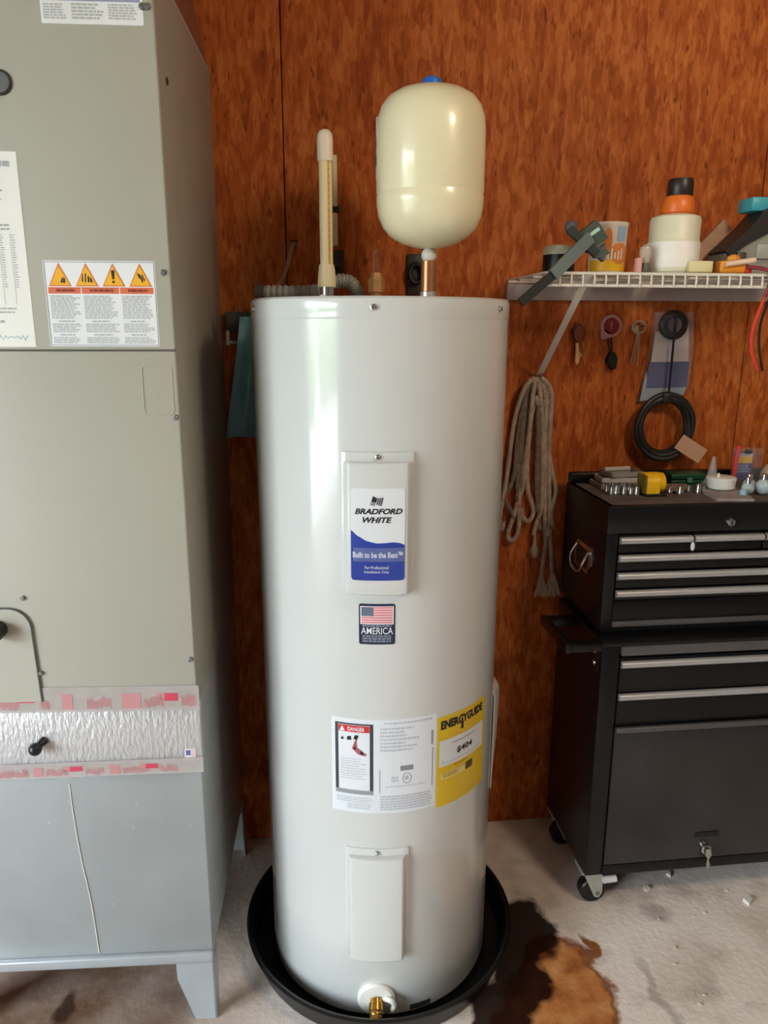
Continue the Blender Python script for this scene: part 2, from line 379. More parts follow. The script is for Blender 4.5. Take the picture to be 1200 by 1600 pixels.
# ------------------------------------------------------------------ air handler
ACX, ACY = -.371, -.204
AC = thing('air_handler', 'tall grey-green metal air handler cabinet with warning labels beside the water heater', 'air handler', (ACX, ACY, 0), math.radians(-3))
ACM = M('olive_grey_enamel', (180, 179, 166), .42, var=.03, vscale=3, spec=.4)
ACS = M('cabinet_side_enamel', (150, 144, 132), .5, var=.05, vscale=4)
GALV = M('grey_sheet_metal', (172, 178, 180), .38, .25, var=.07, vscale=6)
W_ = .56; D_ = .535
def al(name, g, mat, parent=None, **k): return obj(name, g, mat, parent or AC, local=True, **k)
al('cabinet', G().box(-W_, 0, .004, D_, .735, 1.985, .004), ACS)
base = al('base_plenum', G().box(-W_+.002, -.002, .002, D_-.004, .16, .7345, .003), GALV)
al('bottom_rail', G().box(-W_, 0, -.010, .004, .147, .172, .005, 3), M('pale_rail_metal', (184, 192, 198), .35, .3))
al('paint_drip', G().tube(bez([(-.258, .0015, .575), (-.256, .0012, .50), (-.250, .001, .40), (-.240, .001, .30), (-.235, .001, .178)], 6), .0012, 6), WHITEPL, base, label='thin white paint drip')
rngs = random.Random(5)
smv = G()
for _ in range(8):
    x = rngs.uniform(-.36, -.01); z = rngs.uniform(.2, .56); l = rngs.uniform(.004, .012)
    smv.tube([(x, .0018, z), (x-.002, .0018, z+l)], .0005, 5)
sp_ = al('paint_fleck', smv, WHITEPL, base); sp_['kind'] = 'stuff'
def leg(sx, sy, name='leg'):
    # folded sheet leg: tapered front plate with side return
    x = 0 if sx > 0 else -W_; s = -1 if sx > 0 else 1; y = 0 if sy < 0 else D_-.03; yd = 1 if sy < 0 else -1; yb = -.004 if sy < 0 else D_
    P = [(x, .15), (x, 0), (x+s*.046, 0), (x+s*.078, .105), (x+s*.079, .15)]
    g = G().prism(P, lambda a, b: (a, yb, b), lambda a, b: (a, yb+yd*.004, b))
    Q = [(yb, .15), (yb, 0), (yb+yd*.030, 0), (yb+yd*.050, .15)]
    g.prism(Q, lambda a, b: (x, a, b), lambda a, b: (x+s*.004, a, b))
    al(name, g, M('pale_rail_metal', (184, 192, 198)))
for sx in (1, -1):
    for sy in (-1, 1): leg(sx, sy)
up_ = al('upper_door', G().box(-W_+.001, -.001, -.007, .004, 1.4025, 1.984, .003), ACM)
lo_ = al('lower_door', G().box(-W_+.001, -.001, -.007, .004, .742, 1.4000, .003), ACM)
al('door_gap', G().box(-W_+.002, -.002, -.002, .006, 1.397, 1.405), M('seam_grey', (112, 112, 102), .8))
YF = -.007
def ac_fn(u, d, v): return (u, YF-d, v)
def screw(parent, x, z, y=YF, r=.0042):
    al('screw', G().lathe([(r*1.25, 0), (r*1.25, .0012), (r, .0014), (r, .004), (r*.7, .0052)], (x, y, z), 12, dirv=(0, -1, 0)), STEEL, parent)
for x, z in ((-.012, 1.527), (-.010, 1.915), (-.018, 1.915)): screw(up_, x, z)
for x, z in ((-.006, 1.288), (-.008, .835), (-.300, .963), (-.283, .815)): screw(lo_, x, z)
al('side_screw', G().lathe([(.006, 0), (.006, .002), (.003, .003)], (.0, .055, 1.83), 12, dirv=(1, 0, 0)), M('dark_gap', (60,60,54), .8))
# recessed pull at the left
def pill(cx, cz, L, r, n=10):
    return [(cx+L/2-r+r*math.cos(t), cz+r*math.sin(t)) for t in [-math.pi/2+math.pi*i/n for i in range(n+1)]]+[(cx-L/2+r+r*math.cos(t), cz+r*math.sin(t)) for t in [math.pi/2+math.pi*i/n for i in range(n+1)]]
pr = pill(-.285, 1.806, .120, .0165)
lat = al('door_latch', G().tube([(p[0], YF-.001, p[1]) for p in pr], .0022, 8, closed=True), M('dark_latch_rim', (48, 46, 42), .5), up_, label='dark grey oval latch')
al('latch_face', G().prism(pill(-.285, 1.806, .116, .0150), lambda a, b: (a, YF+.001, b), lambda a, b: (a, YF-.003, b)), M('grey_latch', (104, 104, 104), .4), up_)
# embossed knock-out outline
kp = [(-.046+.017*sx+.008*math.cos(t)*1, 1.334+.034*sz+.008*math.sin(t)) for sx, sz, t0 in ((1, 1, 0), (-1, 1, math.pi/2), (-1, -1, math.pi), (1, -1, 3*math.pi/2)) for t in [t0+math.pi/2*i/5 for i in range(6)]]
al('knockout_ring', G().tube([(p[0]+.012, YF-.0002, p[1]) for p in kp], .0013, 6, closed=True), ACM, lo_)
# access plate with rounded corner and pipe port
ap = [(-.52, .758), (-.286, .758)]+[(-.331+.045*math.cos(t)-.004*(1-math.sin(t)), .899+.045*math.sin(t)) for t in [math.pi/2*i/8 for i in range(9)]]+[(-.52, .944)]
al('access_plate', G().prism(ap, lambda a, b: (a, YF, b), lambda a, b: (a, YF-.003, b)), ACM, lo_)
al('plate_gasket', G().tube([(a, YF-.003, b) for a, b in ap[1:]], .0017, 8), M('dark_gasket', (92, 96, 90), .6), lo_)
al('pipe_port', G().lathe([(.0, 0), (.017, 0), (.017, .030), (.013, .034), (.011, .034), (.011, .006), (.0, .006)], (-.349, YF-.002, .905), 20, dirv=(0, -1, 0), capends=False), BLACKP, lo_, label='black rubber pipe port')
# warning label with four triangles
def sticker(name, parent, u0, u1, v0, v1, mat=WHITEP, rad=.002, label=None):
    return al(name, sheet(u0, u1, v0, v1, ac_fn, -.0005, .0006, rad, 2), mat, parent, label=label)
lx = lambda x: x-ACX
wl = sticker('warning_label', up_, lx(-.576), lx(-.396), 1.408, 1.545, label='white label with four yellow warning triangles')
u0, u1 = lx(-.570), lx(-.402)
al('label_border', rects([(lx(-.5745), lx(-.3975), 1.5425, 1.5432), (lx(-.5745), lx(-.3975), 1.4098, 1.4105), (lx(-.5745), lx(-.5738), 1.41, 1.543), (lx(-.3982), lx(-.3975), 1.41, 1.543)], ac_fn, .001), DGREYP, wl)
ORP = M('orange_print', (226, 132, 78), .5); YEP = M('yellow_print', (246, 182, 30), .5)
for i in range(4):
    cx = u0+.019+i*(u1-u0-.038)/3
    al('triangle_border', polys([[(cx-.0185, 1.5045), (cx+.0185, 1.5045), (cx, 1.5415)]], ac_fn, .001), ORP, wl)
    al('triangle', polys([[(cx-.0155, 1.5065), (cx+.0155, 1.5065), (cx, 1.537)]], ac_fn, .0014), YEP, wl)
    T = lambda pts: [(cx+a, 1.507+b) for a, b in pts]
    gl_ = [[T([(.001, .003), (.004, .011), (.006, .011), (.004, .003)]), T([(.005, .003), (.007, .012), (.009, .008), (.0085, .003)])],
           [T([(-.008, .005), (-.0065, .017), (-.005, .017), (-.006, .005)]), T([(-.003, .004), (-.002, .018), (0, .018), (-.001, .004)]), T([(.002, .004), (.002, .014), (.004, .014), (.005, .004)]), T([(.007, .004), (.005, .012), (.008, .010), (.010, .004)])],
           [T([(-.0016, .009), (-.003, .023), (.003, .023), (.0016, .009)]), T([(-.002, .003), (-.002, .0065), (.002, .0065), (.002, .003)])],
           [T([(-.005, .020), (.001, .016), (.002, .007), (-.002, .012)]), T([(.002, .004), (.003, .017), (.005, .015), (.004, .004)]), T([(.006, .005), (.005, .014), (.008, .008)])]][i]
    al('pictogram', polys(gl_, ac_fn, .0018), BLACKM, wl)
cols = [(u0, u0+.050), (u0+.054, u0+.112), (u0+.116, u1)]
for a, b in cols:
    al('header_bar', rects([(a-.001, b+.001, 1.493, 1.503)], ac_fn, .001), M('orange_red_print', (222, 110, 70), .5), wl)
al('header_letters', rects([r for a, b in cols for r in greek(a+.012, b-.008, 1.4955, 1.5005, 1, .9, 0)], ac_fn, .0014), M('brown_print', (140, 60, 40), .6), wl)
tr_ = []
for a, b in cols:
    tr_ += greek(a+.001, b, 1.452, 1.490, 12)+greek(a+.012, b-.012, 1.447, 1.450, 1, .8)+greek(a+.001, b, 1.430, 1.445, 5)+greek(a+.012, b-.010, 1.425, 1.428, 1, .8)+greek(a+.001, b, 1.412, 1.423, 4)
al('small_print', rects(tr_, ac_fn, .001), M('pale_grey_print', (184, 186, 188), .7), wl)
# label at the top edge
tl = sticker('data_label', up_, lx(-.541), lx(-.388), 1.889, 1.975, label='white data label cut by the top of the picture')
al('label_header', rects([(lx(-.537), lx(-.392), 1.920, 1.926)], ac_fn, .001), M('blue_grey_print', (150, 156, 186), .6), tl)
al('small_print', rects(greek(lx(-.537), lx(-.50), 1.894, 1.916, 6)+greek(lx(-.495), lx(-.447), 1.894, 1.917, 5)+greek(lx(-.44), lx(-.394), 1.895, 1.917, 6)+greek(lx(-.537), lx(-.394), 1.93, 1.97, 9), ac_fn, .001), M('pale_grey_print', (184,186,188)), tl)
# taped instruction sheet
pp = sticker('instruction_sheet', up_, lx(-.80), lx(-.600), 1.407, 1.708, M('white_sheet_paper', (240, 240, 234), .7, var=.02), 0, label='long white printed sheet')
sr = greek(lx(-.79), lx(-.612), 1.684, 1.694, 1, .8, 0)+greek(lx(-.79), lx(-.607), 1.668, 1.672, 1, .6)+greek(lx(-.79), lx(-.624), 1.646, 1.652, 1, .5, .1)+greek(lx(-.79), lx(-.63), 1.625, 1.645, 3, .3)+greek(lx(-.79), lx(-.612), 1.588, 1.600, 2, .5)
sr += greek(lx(-.79), lx(-.61), 1.458, 1.47, 2, .4)+greek(lx(-.79), lx(-.612), 1.44, 1.45, 1, .4)+greek(lx(-.79), lx(-.635), 1.422, 1.427, 1, .6)
for c_ in range(10):
    x = lx(-.79)+c_*.0185; sr += [(x, x+.0005, 1.476, 1.586)]
    sr += greek(x+.002, x+.009, 1.50, 1.584, 22, .35, .5)
al('small_print', rects(sr, ac_fn, .001), M('faint_grey_print', (176, 178, 178), .7), pp)
al('signature', G().tube([ac_fn(lx(-.66)+.004*i, .0008, 1.416+.010*abs(math.sin(i*1.7))) for i in range(13)], .0006, 5), M('pale_blue_ink', (150, 200, 214), .6), pp)
# foil band and printed tapes
FOIL = M('embossed_white_foil', (214, 214, 216), .36, .35, var=.04, vscale=20, bump=1., bscale=9., stretch=(16, 1, 6))
fb = al('foil_band', G().box(-W_, .002, -.004, .02, .608, .738, .0015, 2), FOIL, label='embossed white foil insulation band')
TAPE = clear_material('packing_tape', (206, 198, 194), .55, .2)
PINK = M('tape_pink_print', (200, 142, 144), .4); TRED = M('tape_red_print', (206, 74, 96), .4)
def tape(z0, z1, slope, blocks, lab):
    fnT = lambda u, d, v: (u, -.0082-d, v+slope*u)
    t = al('printed_tape', sheet(-W_+.001, .004, z0, z1, fnT, 0, .0008, 0, 20), TAPE, label=lab)
    pk = []; rd = []
    for (a, b, kind) in blocks:
        h = z1-z0; m0, m1 = z0+h*.12, z0+h*.72
        if kind == 'red': rd.append((a+(b-a)*.35, b, z0+h*.40, m1)); pk.append((a, a+(b-a)*.35, z0+h*.42, m1))
        elif kind == 'solid': pk.append((a, b, m0, m1))
        else:
            u = a
            while u < b:
                wv = R_.uniform(.0012, .0028); hh = R_.uniform(.25, .5)*h; base_ = m0 if R_.random() < .5 else m0+h*.1
                pk.append((u, u+wv, base_, min(m1, base_+hh))); u += wv+R_.uniform(.0006, .0015)
    al('tape_print', rects(pk, fnT, .0012), PINK, t)['kind'] = 'stuff'
    for q_ in rd: al('tape_block', rects([q_], fnT, .0013), TRED, t)
tape(.731, .782, -.012, [(-.40, -.33, 'w'), (-.345, -.302, 'red'), (-.29, -.272, 'w'), (-.250, -.231, 'solid'), (-.205, -.160, 'w'), (-.140, -.105, 'solid'), (-.10, -.062, 'w'), (-.074, -.036, 'red'), (-.03, -.004, 'w')], 'clear tape with red print above the foil band')
tape(.598, .630, .01, [(-.42, -.33, 'w'), (-.318, -.30, 'solid'), (-.295, -.255, 'w'), (-.262, -.226, 'red'), (-.22, -.185, 'w'), (-.175, -.155, 'solid'), (-.15, -.10, 'w'), (-.118, -.083, 'red'), (-.08, -.045, 'w')], 'clear tape with red print below the foil band')
fs = al('flag_sticker', sheet(-.030, -.010, .622, .646, lambda u, d, v: (u, -.0045-d, v), -.0004, .0006, .001, 2), WHITEP, label='tiny white sticker with a flag')
al('flag_canton', rects([(-.0285, -.020, .633, .644)], lambda u, d, v: (u, -.0045-d, v), .001), M('flag_blue', (96, 100, 176), .5), fs)
al('flag_stripe', rects([(-.0195, -.0115, .630+.004*i, .632+.004*i) for i in range(4)], lambda u, d, v: (u, -.0045-d, v), .001), M('flag_pink', (226, 150, 160), .5), fs)
pg = al('test_plug', G().sphere((-.304, -.022, .666), .0125), M('black_rubber', (30, 31, 33), .35, var=.15), label='black ball-shaped drain plug')
al('plug_stem', G().cyl((-.301, -.018, .668), (-.293, -.003, .674), .006, .0085, 14), M('black_rubber', (30, 31, 33)))

# tapered plywood plenum on top of the air handler
PL = thing('duct_plenum', 'reddish-brown wooden plenum tapering up from the top of the air handler', 'plenum', (ACX, ACY, 1.985), math.radians(-3))
def frustum(x0, x1, y0, y1, z0, X0, X1, Y0, Y1, z1):
    return G().add([(x0,y0,z0),(x1,y0,z0),(x1,y1,z0),(x0,y1,z0),(X0,Y0,z1),(X1,Y0,z1),(X1,Y1,z1),(X0,Y1,z1)], [(3,2,1,0),(4,5,6,7),(0,1,5,4),(1,2,6,5),(2,3,7,6),(3,0,4,7)])
obj('plenum_box', frustum(-.545, -.003, .02, .535, .0, -.50, -.115, .06, .535, .56), M('brown_duct_board', (134, 78, 58), .6, var=.08, vscale=9), PL, local=True)
obj('plenum_flange', G().box(-.555, -.002, .006, .534, 0, .006), GALV, PL, local=True)

# ------------------------------------------------------------------ drain pan and water heater
prof = [(0, 0), (.288, 0), (.296, .004), (.312, .058), (.318, .060), (.3185, .064), (.313, .066), (.307, .0635), (.291, .008), (.285, .0045), (0, .004)]
tag(obj('drain_pan', G().lathe([(max(r, 1e-4), z) for r, z in prof], n=80, capends=False), M('black_pan_plastic', (14, 14, 15), .38, var=.15), origin=(0, 0, 0)), 'round black plastic drain pan under the water heater', 'drain pan')
RH = .254; ZB = .0045
WH = thing('water_heater', 'tall white cylindrical electric water heater standing in the black pan', 'water heater', (0, 0, ZB))
ENA = M('white_heater_enamel', (212, 214, 212), .24, var=.01, vscale=2, coat=.8, spec=.5)
obj('base_ring', G().lathe([(.245, ZB), (.245, .016)], n=64), BLACKP, WH)
jk = obj('jacket', G().lathe([(.249, .013), (.253, .0145), (RH, .018), (RH, 1.46)], n=128), ENA, WH)
obj('top_lid', G().lathe([(.2540, 1.454), (.2552, 1.457), (.2552, 1.482), (.2540, 1.488), (.2500, 1.4915), (.245, 1.492), (1e-4, 1.4925)], n=128), ENA, WH)
def cf(u, d, v):
    a = u/RH; r = RH+d; return (r*math.sin(a), -r*math.cos(a), v)
rad = math.radians
def A(deg): return rad(deg)*RH
for a in (-8.6, -73, 52, 115, 180, -130):
    n = Vector((math.sin(rad(a)), -math.cos(rad(a)), 0))
    obj('lid_screw', G().lathe([(.0055, 0), (.0055, .0015), (.0042, .002), (.0042, .0045), (.003, .0055)], n*.2555+Vector((0, 0, 1.473)), 12, dirv=n), CHROME, WH)
def cover(ac, hw, z0, z1, tab, lab):
    b = obj('element_cover', G().box(-hw, hw, -.019, .0015, z0, z1, .003, 3, ux=12).map(lambda x, y, z: cf(A(ac)+x*(.93+.25*(1-min(1, max(0, -y)/.019))), -y, z)), ENA, WH, label=lab)
    obj('cover_flange', G().box(-hw-.010, hw+.010, -.0045, .0012, z0+.001, z1+tab, .0015, 2, ux=14).map(lambda x, y, z: cf(A(ac)+x, -y, z)), ENA, b)
    n = Vector((math.sin(rad(ac)), -math.cos(rad(ac)), 0))
    obj('cover_screw', G().lathe([(.005, 0), (.005, .0015), (.0038, .002), (.0038, .0045), (.0026, .0055)], n*(RH+.004)+Vector((0, 0, z1+tab*.5)), 12, dirv=n), CHROME, b)
    return b
cv1 = cover(-6.95, .0545, .970, 1.212, .017, 'upper element cover carrying the maker label')
cv2 = cover(-7.2, .0535, .168, .412, .015, 'plain lower element cover')
# maker label on the upper cover
RC = RH+.019
def mf(u, d, v):
    a = rad(-6.95)+u/RC; r = RC+d; return (r*math.sin(a), -r*math.cos(a), v)
ml = obj('maker_label', sheet(-.0480, .0480, .999, 1.168, mf, -.0004, .0009, .006, 14), M('glossy_label_white', (226, 229, 234), .25, var=.01), cv1, label='white and blue maker label')
us = [-.0480+.096*i/28 for i in range(29)]
def wave(u):
    t = (u+.048)/.096
    pts = [(0, 1.092), (.14, 1.081), (.3, 1.0725), (.48, 1.0685), (.62, 1.0690), (.78, 1.0705), (.9, 1.0690), (1, 1.0650)]
    for (a, va), (b, vb) in zip(pts, pts[1:]):
        if a <= t <= b+1e-9: s = (t-a)/(b-a); s = s*s*(3-2*s)*.35+s*.65; return va+(vb-va)*s
    return pts[-1][1]
def lowb(u):
    e = min(u+.048, .048-u); r = .006
    return .999 if e >= r else .999+r-math.sqrt(max(0, r*r-(r-e)**2))
us2 = sorted(set(us+[-.048+.0015, -.048+.003, .048-.0015, .048-.003]))
obj('label_blue_field', strip(wave, lowb, us2, mf, .0013), M('label_blue', (44, 66, 158), .25, var=.12, vscale=5), cv1)
obj('slogan_band', strip(lambda u: 1.0600, lambda u: 1.0345, [-.044+.0915*i/16 for i in range(17)], mf, .0016), M('label_blue_band', (92, 104, 160), .3, var=.08), cv1)
obj('maker_name', text('BRADFORD', 0.0015, 1.1215, .0105, mf, .0015, width=.084, shear=.28, bold=.036), BLACKM, cv1)
obj('maker_name_second_line', text('WHITE', -.001, 1.1060, .0105, mf, .0015, width=.052, shear=.28, bold=.036), BLACKM, cv1)
obj('maker_slogan', text('Built to be the Best™', .0, 1.0415, .0115, mf, .002, width=.089, bold=.03), M('pale_print', (206, 210, 226), .4), cv1)
obj('maker_notice', text('For Professional', -.002, 1.0205, .0062, mf, .002, width=.042, bold=.01), M('pale_print', (206, 210, 226)), cv1)
obj('maker_notice_second_line', text('Installation Only', -.002, 1.0115, .0065, mf, .002, width=.044, bold=.01), M('pale_print', (206, 210, 226)), cv1)
# waving flag emblem
em = []
def sh(u, v): return (u+.28*(v-1.146)-.001, v)
em.append([sh(-.010, 1.144), sh(-.001, 1.1425), sh(-.001, 1.1505), sh(-.010, 1.1545)])
for i in range(3): em.append([sh(.0005+.0035*i, 1.139-.001*i), sh(.0025+.0035*i, 1.1385-.001*i), sh(.0025+.0035*i, 1.1505+.0005*i), sh(.0005+.0035*i, 1.151+.0005*i)])
for i in range(3): em.append([sh(-.0105, 1.1385+.0018*i), sh(-.0015, 1.1368+.0018*i), sh(-.0015, 1.1377+.0018*i), sh(-.0105, 1.1394+.0018*i)])
obj('maker_emblem', polys(em, mf, .0015), BLACKM, cv1)
# flag sticker on the jacket
uc = A(-7.3)
def ff(u, d, v): return cf(uc+u, d, v)
fl = obj('flag_decal', sheet(-.0335, .0335, .867, .947, ff, -.0004, .0008, .004, 10), NAVYP, jk, label='dark decal with a flag above the word AMERICA')
obj('flag_edge', rects([(-.0308, .0308, .9070, .9425)], ff, .0011), WHITEP, WH)
obj('flag_field', rects([(-.0288, .0288, .9090, .9408)], ff, .0013), M('flag_white', (232, 214, 216), .5), WH)
obj('flag_bars', rects([(-.0288, .0288, .9090+.00489*i, .9090+.00489*i+.0030) for i in range(7)], ff, .0015), M('flag_rose', (222, 130, 140), .5), WH)
obj('flag_star_field', rects([(-.0288, -.0065, .9235, .9408)], ff, .0018), M('flag_slate', (98, 108, 130), .5), WH)
obj('america_lettering', text('AMERICA', 0, .8875, .0135, ff, .0014, width=.059, bold=.006), M('pale_white_print', (224, 228, 236), .5), WH)
obj('decal_small_print', rects(greek(-.027, .027, .9020, .9060, 1, .9, 0)+greek(-.027, .027, .8705, .8855, 3, .75, .02), ff, .0014), M('slate_print', (128, 134, 152), .6), WH)
# rating sticker
st = obj('rating_sticker', sheet(A(-27.7), A(19.8), .507, .711, cf, -.0004, .0007, .003, 26), M('sticker_white', (226, 230, 236), .4, var=.015), jk, label='wide white sticker with danger notice and rating plate')
Cc = lambda a0, a1, v0, v1: (A(a0), A(a1), v0, v1)
obj('danger_frame', rects([Cc(-25.9, -24.5, .553, .700), Cc(-10.4, -8.9, .553, .700), Cc(-25.9, -8.9, .698, .7015)], cf, .0011), M('charcoal_print', (58, 62, 66), .5), WH)
obj('frame_foot', rects([Cc(-25.9, -8.9, .548, .557)], cf, .0012), M('mid_grey_print', (146, 152, 158), .5), WH)
obj('danger_header', rects([Cc(-24.3, -10.6, .683, .697)], cf, .0012), REDP, WH)
obj('danger_lettering', text('DANGER', A(-16.4), .6855, .0085, cf, .0016, width=.033, bold=.02), WHITEP, WH)
obj('danger_triangle', polys([[(A(-23.8), .6845), (A(-21.4), .6845), (A(-22.6), .6955)]], cf, .0016), WHITEP, WH)
obj('danger_illustration', polys([[(A(-18.3), .648), (A(-17.2), .662), (A(-16.3), .672), (A(-16.0), .651), (A(-13.0), .640), (A(-11.6), .636), (A(-12.5), .633), (A(-15.5), .636)]], cf, .0014), M('dusky_red_print', (176, 92, 104), .5), WH)
obj('danger_figure', polys([[(A(-17.6), .646), (A(-16.9), .655), (A(-16.3), .647)], [(A(-14.8), .639), (A(-14.1), .645), (A(-12.9), .637), (A(-13.8), .635)], [(A(-23.4), .666), (A(-22.6), .673), (A(-21.9), .666)], [(A(-20.6), .666), (A(-20.2), .674), (A(-18.8), .674), (A(-18.6), .666)], [(A(-17.6), .669), (A(-17.0), .677), (A(-15.3), .677), (A(-16.0), .667)]], cf, .0017), BLACKM, WH)
gs = []
for a0, a1, v0, v1, n, fl_, rg in ((-23.6, -11.2, .578, .626, 9, .35, .3), (-25.5, -9.2, .528, .541, 3, .55, .1), (-20.5, -9.4, .514, .527, 3, .55, .1), (-5.8, 18.2, .512, .546, 6, .62, .05), (-5.9, 11.8, .640, .694, 7, .5, .4), (-4.2, 18.4, .7005, .7055, 1, .8, .05), (-1.0, 2.2, .575, .588, 2, .7, .1), (-3.5, 16, .563, .567, 1, .5, .1)):
    gs += greek(A(a0), A(a1), v0, v1, n, fl_, rg)
obj('rating_small_print', rects(gs, cf, .0011), M('lilac_grey_print', (192, 196, 206), .6), WH)
obj('rating_rule', rects([Cc(-6.2, -5.9, .553, .604), Cc(17.8, 18.2, .556, .640), Cc(17.2, 18.1, .647, .678)], cf, .0012), M('mid_grey_print', (146,152,158)), WH)
obj('barcode', rects([(A(3.1)+.0013*i, A(3.1)+.0013*i+(.0005 if i % 3 else .0009), .600, .611) for i in range(20)], cf, .0012), DGREYP, WH)
ul = [(A(6)+.0085*math.cos(t), .0, .583+.011*math.sin(t)) for t in [2*math.pi*i/24 for i in range(24)]]
obj('approval_mark', G().tube([cf(u, .0008, v) for u, _, v in ul], .0007, 5, closed=True), M('mid_grey_print', (146,152,158)), WH)
obj('approval_letters', text('UL', A(6), .580, .008, cf, .0012, width=.008, bold=.02), M('mid_grey_print', (146,152,158)), WH)
# yellow energy label
eg = obj('energy_label', sheet(A(20.3), A(53.0), .500, .700, cf, -.0004, .0010, .004, 20), M('energy_yellow', (226, 190, 24), .32, var=.04), jk, label='bright yellow energy guide label')
obj('energy_lettering', text('ENERGYGUIDE', A(36), .672, .019, cf, .0014, width=A(28), bold=.055), BLACKM, WH)
obj('energy_letter_tail', rects([Cc(33.6, 35.2, .659, .674)], cf, .0015), BLACKM, WH)
obj('energy_panel', rects([Cc(21.3, 51.0, .590, .648)], cf, .0014), M('sticker_white', (226,230,236)), WH)
obj('energy_price', text('$404', A(36.5), .608, .015, cf, .0018, width=A(10.5), bold=.03), BLACKM, WH)
obj('energy_rule', rects([Cc(23, 50, .5965, .5975), Cc(23, 23.3, .597, .605), Cc(28, 44, .636, .638)], cf, .0018), GREYP, WH)
obj('energy_band', rects([Cc(22.5, 37, .560, .574)], cf, .0014), M('pale_yellow_print', (232, 214, 140), .5), WH)
obj('energy_kwh_box', rects([Cc(37.5, 42.5, .560, .577)], cf, .0015), M('olive_print', (78, 66, 20), .5), WH)
obj('energy_small_print', rects(greek(A(23.5), A(36), .562, .572, 2, .5, .3)+greek(A(30), A(41), .582, .586, 1, .6), cf, .0018), M('ochre_print', (170, 140, 40), .6), WH)
# document pouch at the right side
def pouchfn(u, d, v): return cf(A(86)+u, d, v)
pf = []
pz = [(.652, .002, .030), (.645, .008, .034), (.60, .010, .034), (.52, .008, .030), (.45, .006, .022), (.415, .004, .008)]
gp = G(); vsx = []
for z, d0, d1 in pz:
    vsx += [pouchfn(-.045, d0*.3, z), pouchfn(-.045, d0*.3+.003, z), pouchfn(.0, d1*.55, z), pouchfn(.05, d1*.62, z), pouchfn(.05, d0*.3, z)]
fsx = []
for k in range(len(pz)-1):
    for j in range(5): fsx.append((5*k+j, 5*k+(j+1) % 5, 5*k+5+(j+1) % 5, 5*k+5+j))
fsx += [tuple(range(5)), tuple(reversed(range(5*len(pz)-5, 5*len(pz))))]
obj('document_pouch', gp.add(vsx, fsx), M('grey_white_pouch', (206, 202, 196), .35), WH, label='folded manual pouch stuck on the right side')
# drain valve
dn = Vector((math.sin(rad(-7.5)), -math.cos(rad(-7.5)), 0))
dv = obj('drain_valve', G().lathe([(.040, -.002), (.040, .004), (.036, .008), (.022, .010), (1e-4, .010)], dn*RH+Vector((0, 0, .058)), 32, dirv=dn), WHITEPL, WH, label='white round drain escutcheon with brass spigot')
hc = dn*(RH+.012)+Vector((0, 0, .058)); side = Vector((dn.y*-1, dn.x, 0))
obj('drain_handle', G().tube(bez([hc+side*.012-dn*.006+Vector((0,0,.006)), hc+side*.03+dn*.004+Vector((0,0,.012)), hc+side*.038+dn*.004+Vector((0,0,.0)), hc+side*.034+dn*.002+Vector((0,0,-.014))], 5), .0055, 10), WHITEPL, dv)
BRASS = M('brass', (214, 166, 84), .26, .95, var=.14, vscale=40)
sp0 = dn*(RH+.008)+Vector((0, 0, .064)); sd = (dn+Vector((0, 0, -.55))).normalized()
obj('drain_spigot', G().lathe([(.013, 0), (.013, .006), (.0152, .008), (.0152, .022), (.0135, .024), (.0142, .026), (.0142, .030), (.0135, .031), (.0142, .033), (.0142, .056), (.011, .058), (.009, .058), (.009, .020), (1e-4, .020)], sp0, 20, dirv=sd, capends=False), BRASS, dv)
obj('base_slot', rects([Cc(8.9, 19.6, .0185, .032)], cf, .0006), M('dark_slot', (46, 46, 46), .7), jk)
for x, y in ((-.118, -.02), (-.052, .03)): obj('top_bolt', G().lathe([(.006, 0), (.006, .006), (.004, .009), (1e-4, .009)], (x, y, 1.4925), 8, capends=False), CHROME, WH)

# ------------------------------------------------------------------ fittings on the heater top
ZT = 1.4925
ET = thing('expansion_tank', 'cream expansion tank with blue cap on a copper stub above the water heater', 'expansion tank', (.097, 0, ZT))
CREAM = M('cream_enamel', (240, 230, 194), .3, var=.015, vscale=3, coat=.3)
pr = [(.012, 1.590), (.030, 1.5925), (.055, 1.600), (.076, 1.612), (.091, 1.628), (.100, 1.648), (.1035, 1.668), (.104, 1.684), (.1028, 1.6875), (.1028, 1.6895), (.104, 1.693), (.104, 1.80), (.102, 1.822), (.0955, 1.842), (.084, 1.857), (.066, 1.868), (.044, 1.8745), (.020, 1.877), (1e-4, 1.8775)]
tk = obj('tank_body', G().lathe(pr, (.097, 0, 0), 72), CREAM, ET)
obj('valve_cap', G().lathe([(.019, 1.874), (.019, 1.884), (.017, 1.891), (.011, 1.895), (1e-4, 1.896)], (.097, 0, 0), 24), M('blue_cap_plastic', (38, 112, 214), .35), ET, label='bright blue valve cap')
obj('tank_nut', G().sphere((.097, 0, 1.5775), .0155, (1, 1, .95), 18), M('white_nut', (226, 222, 214), .35), ET)
obj('copper_stub', G().lathe([(.0155, 1.507), (.0155, 1.566), (.0145, 1.567)], (.097, 0, 0), 24), M('copper', (196, 132, 92), .34, .75, var=.12, vscale=25), ET)
obj('steel_nipple', G().lathe([(.017, ZT), (.017, 1.508), (.0155, 1.509)], (.097, 0, 0), 24), M('dull_steel', (196, 192, 184), .35, .6), ET)
def tkf(u, d, v):
    a = u; r = .104+d; return (.097+r*math.sin(a), -r*math.cos(a), v)
ts = obj('tank_label', sheet(rad(-165), rad(-83), 1.715, 1.822, tkf, -.0004, .0009, 0, 24), M('tank_label_white', (228, 222, 214), .4), tk, label='white label on the left side of the tank')
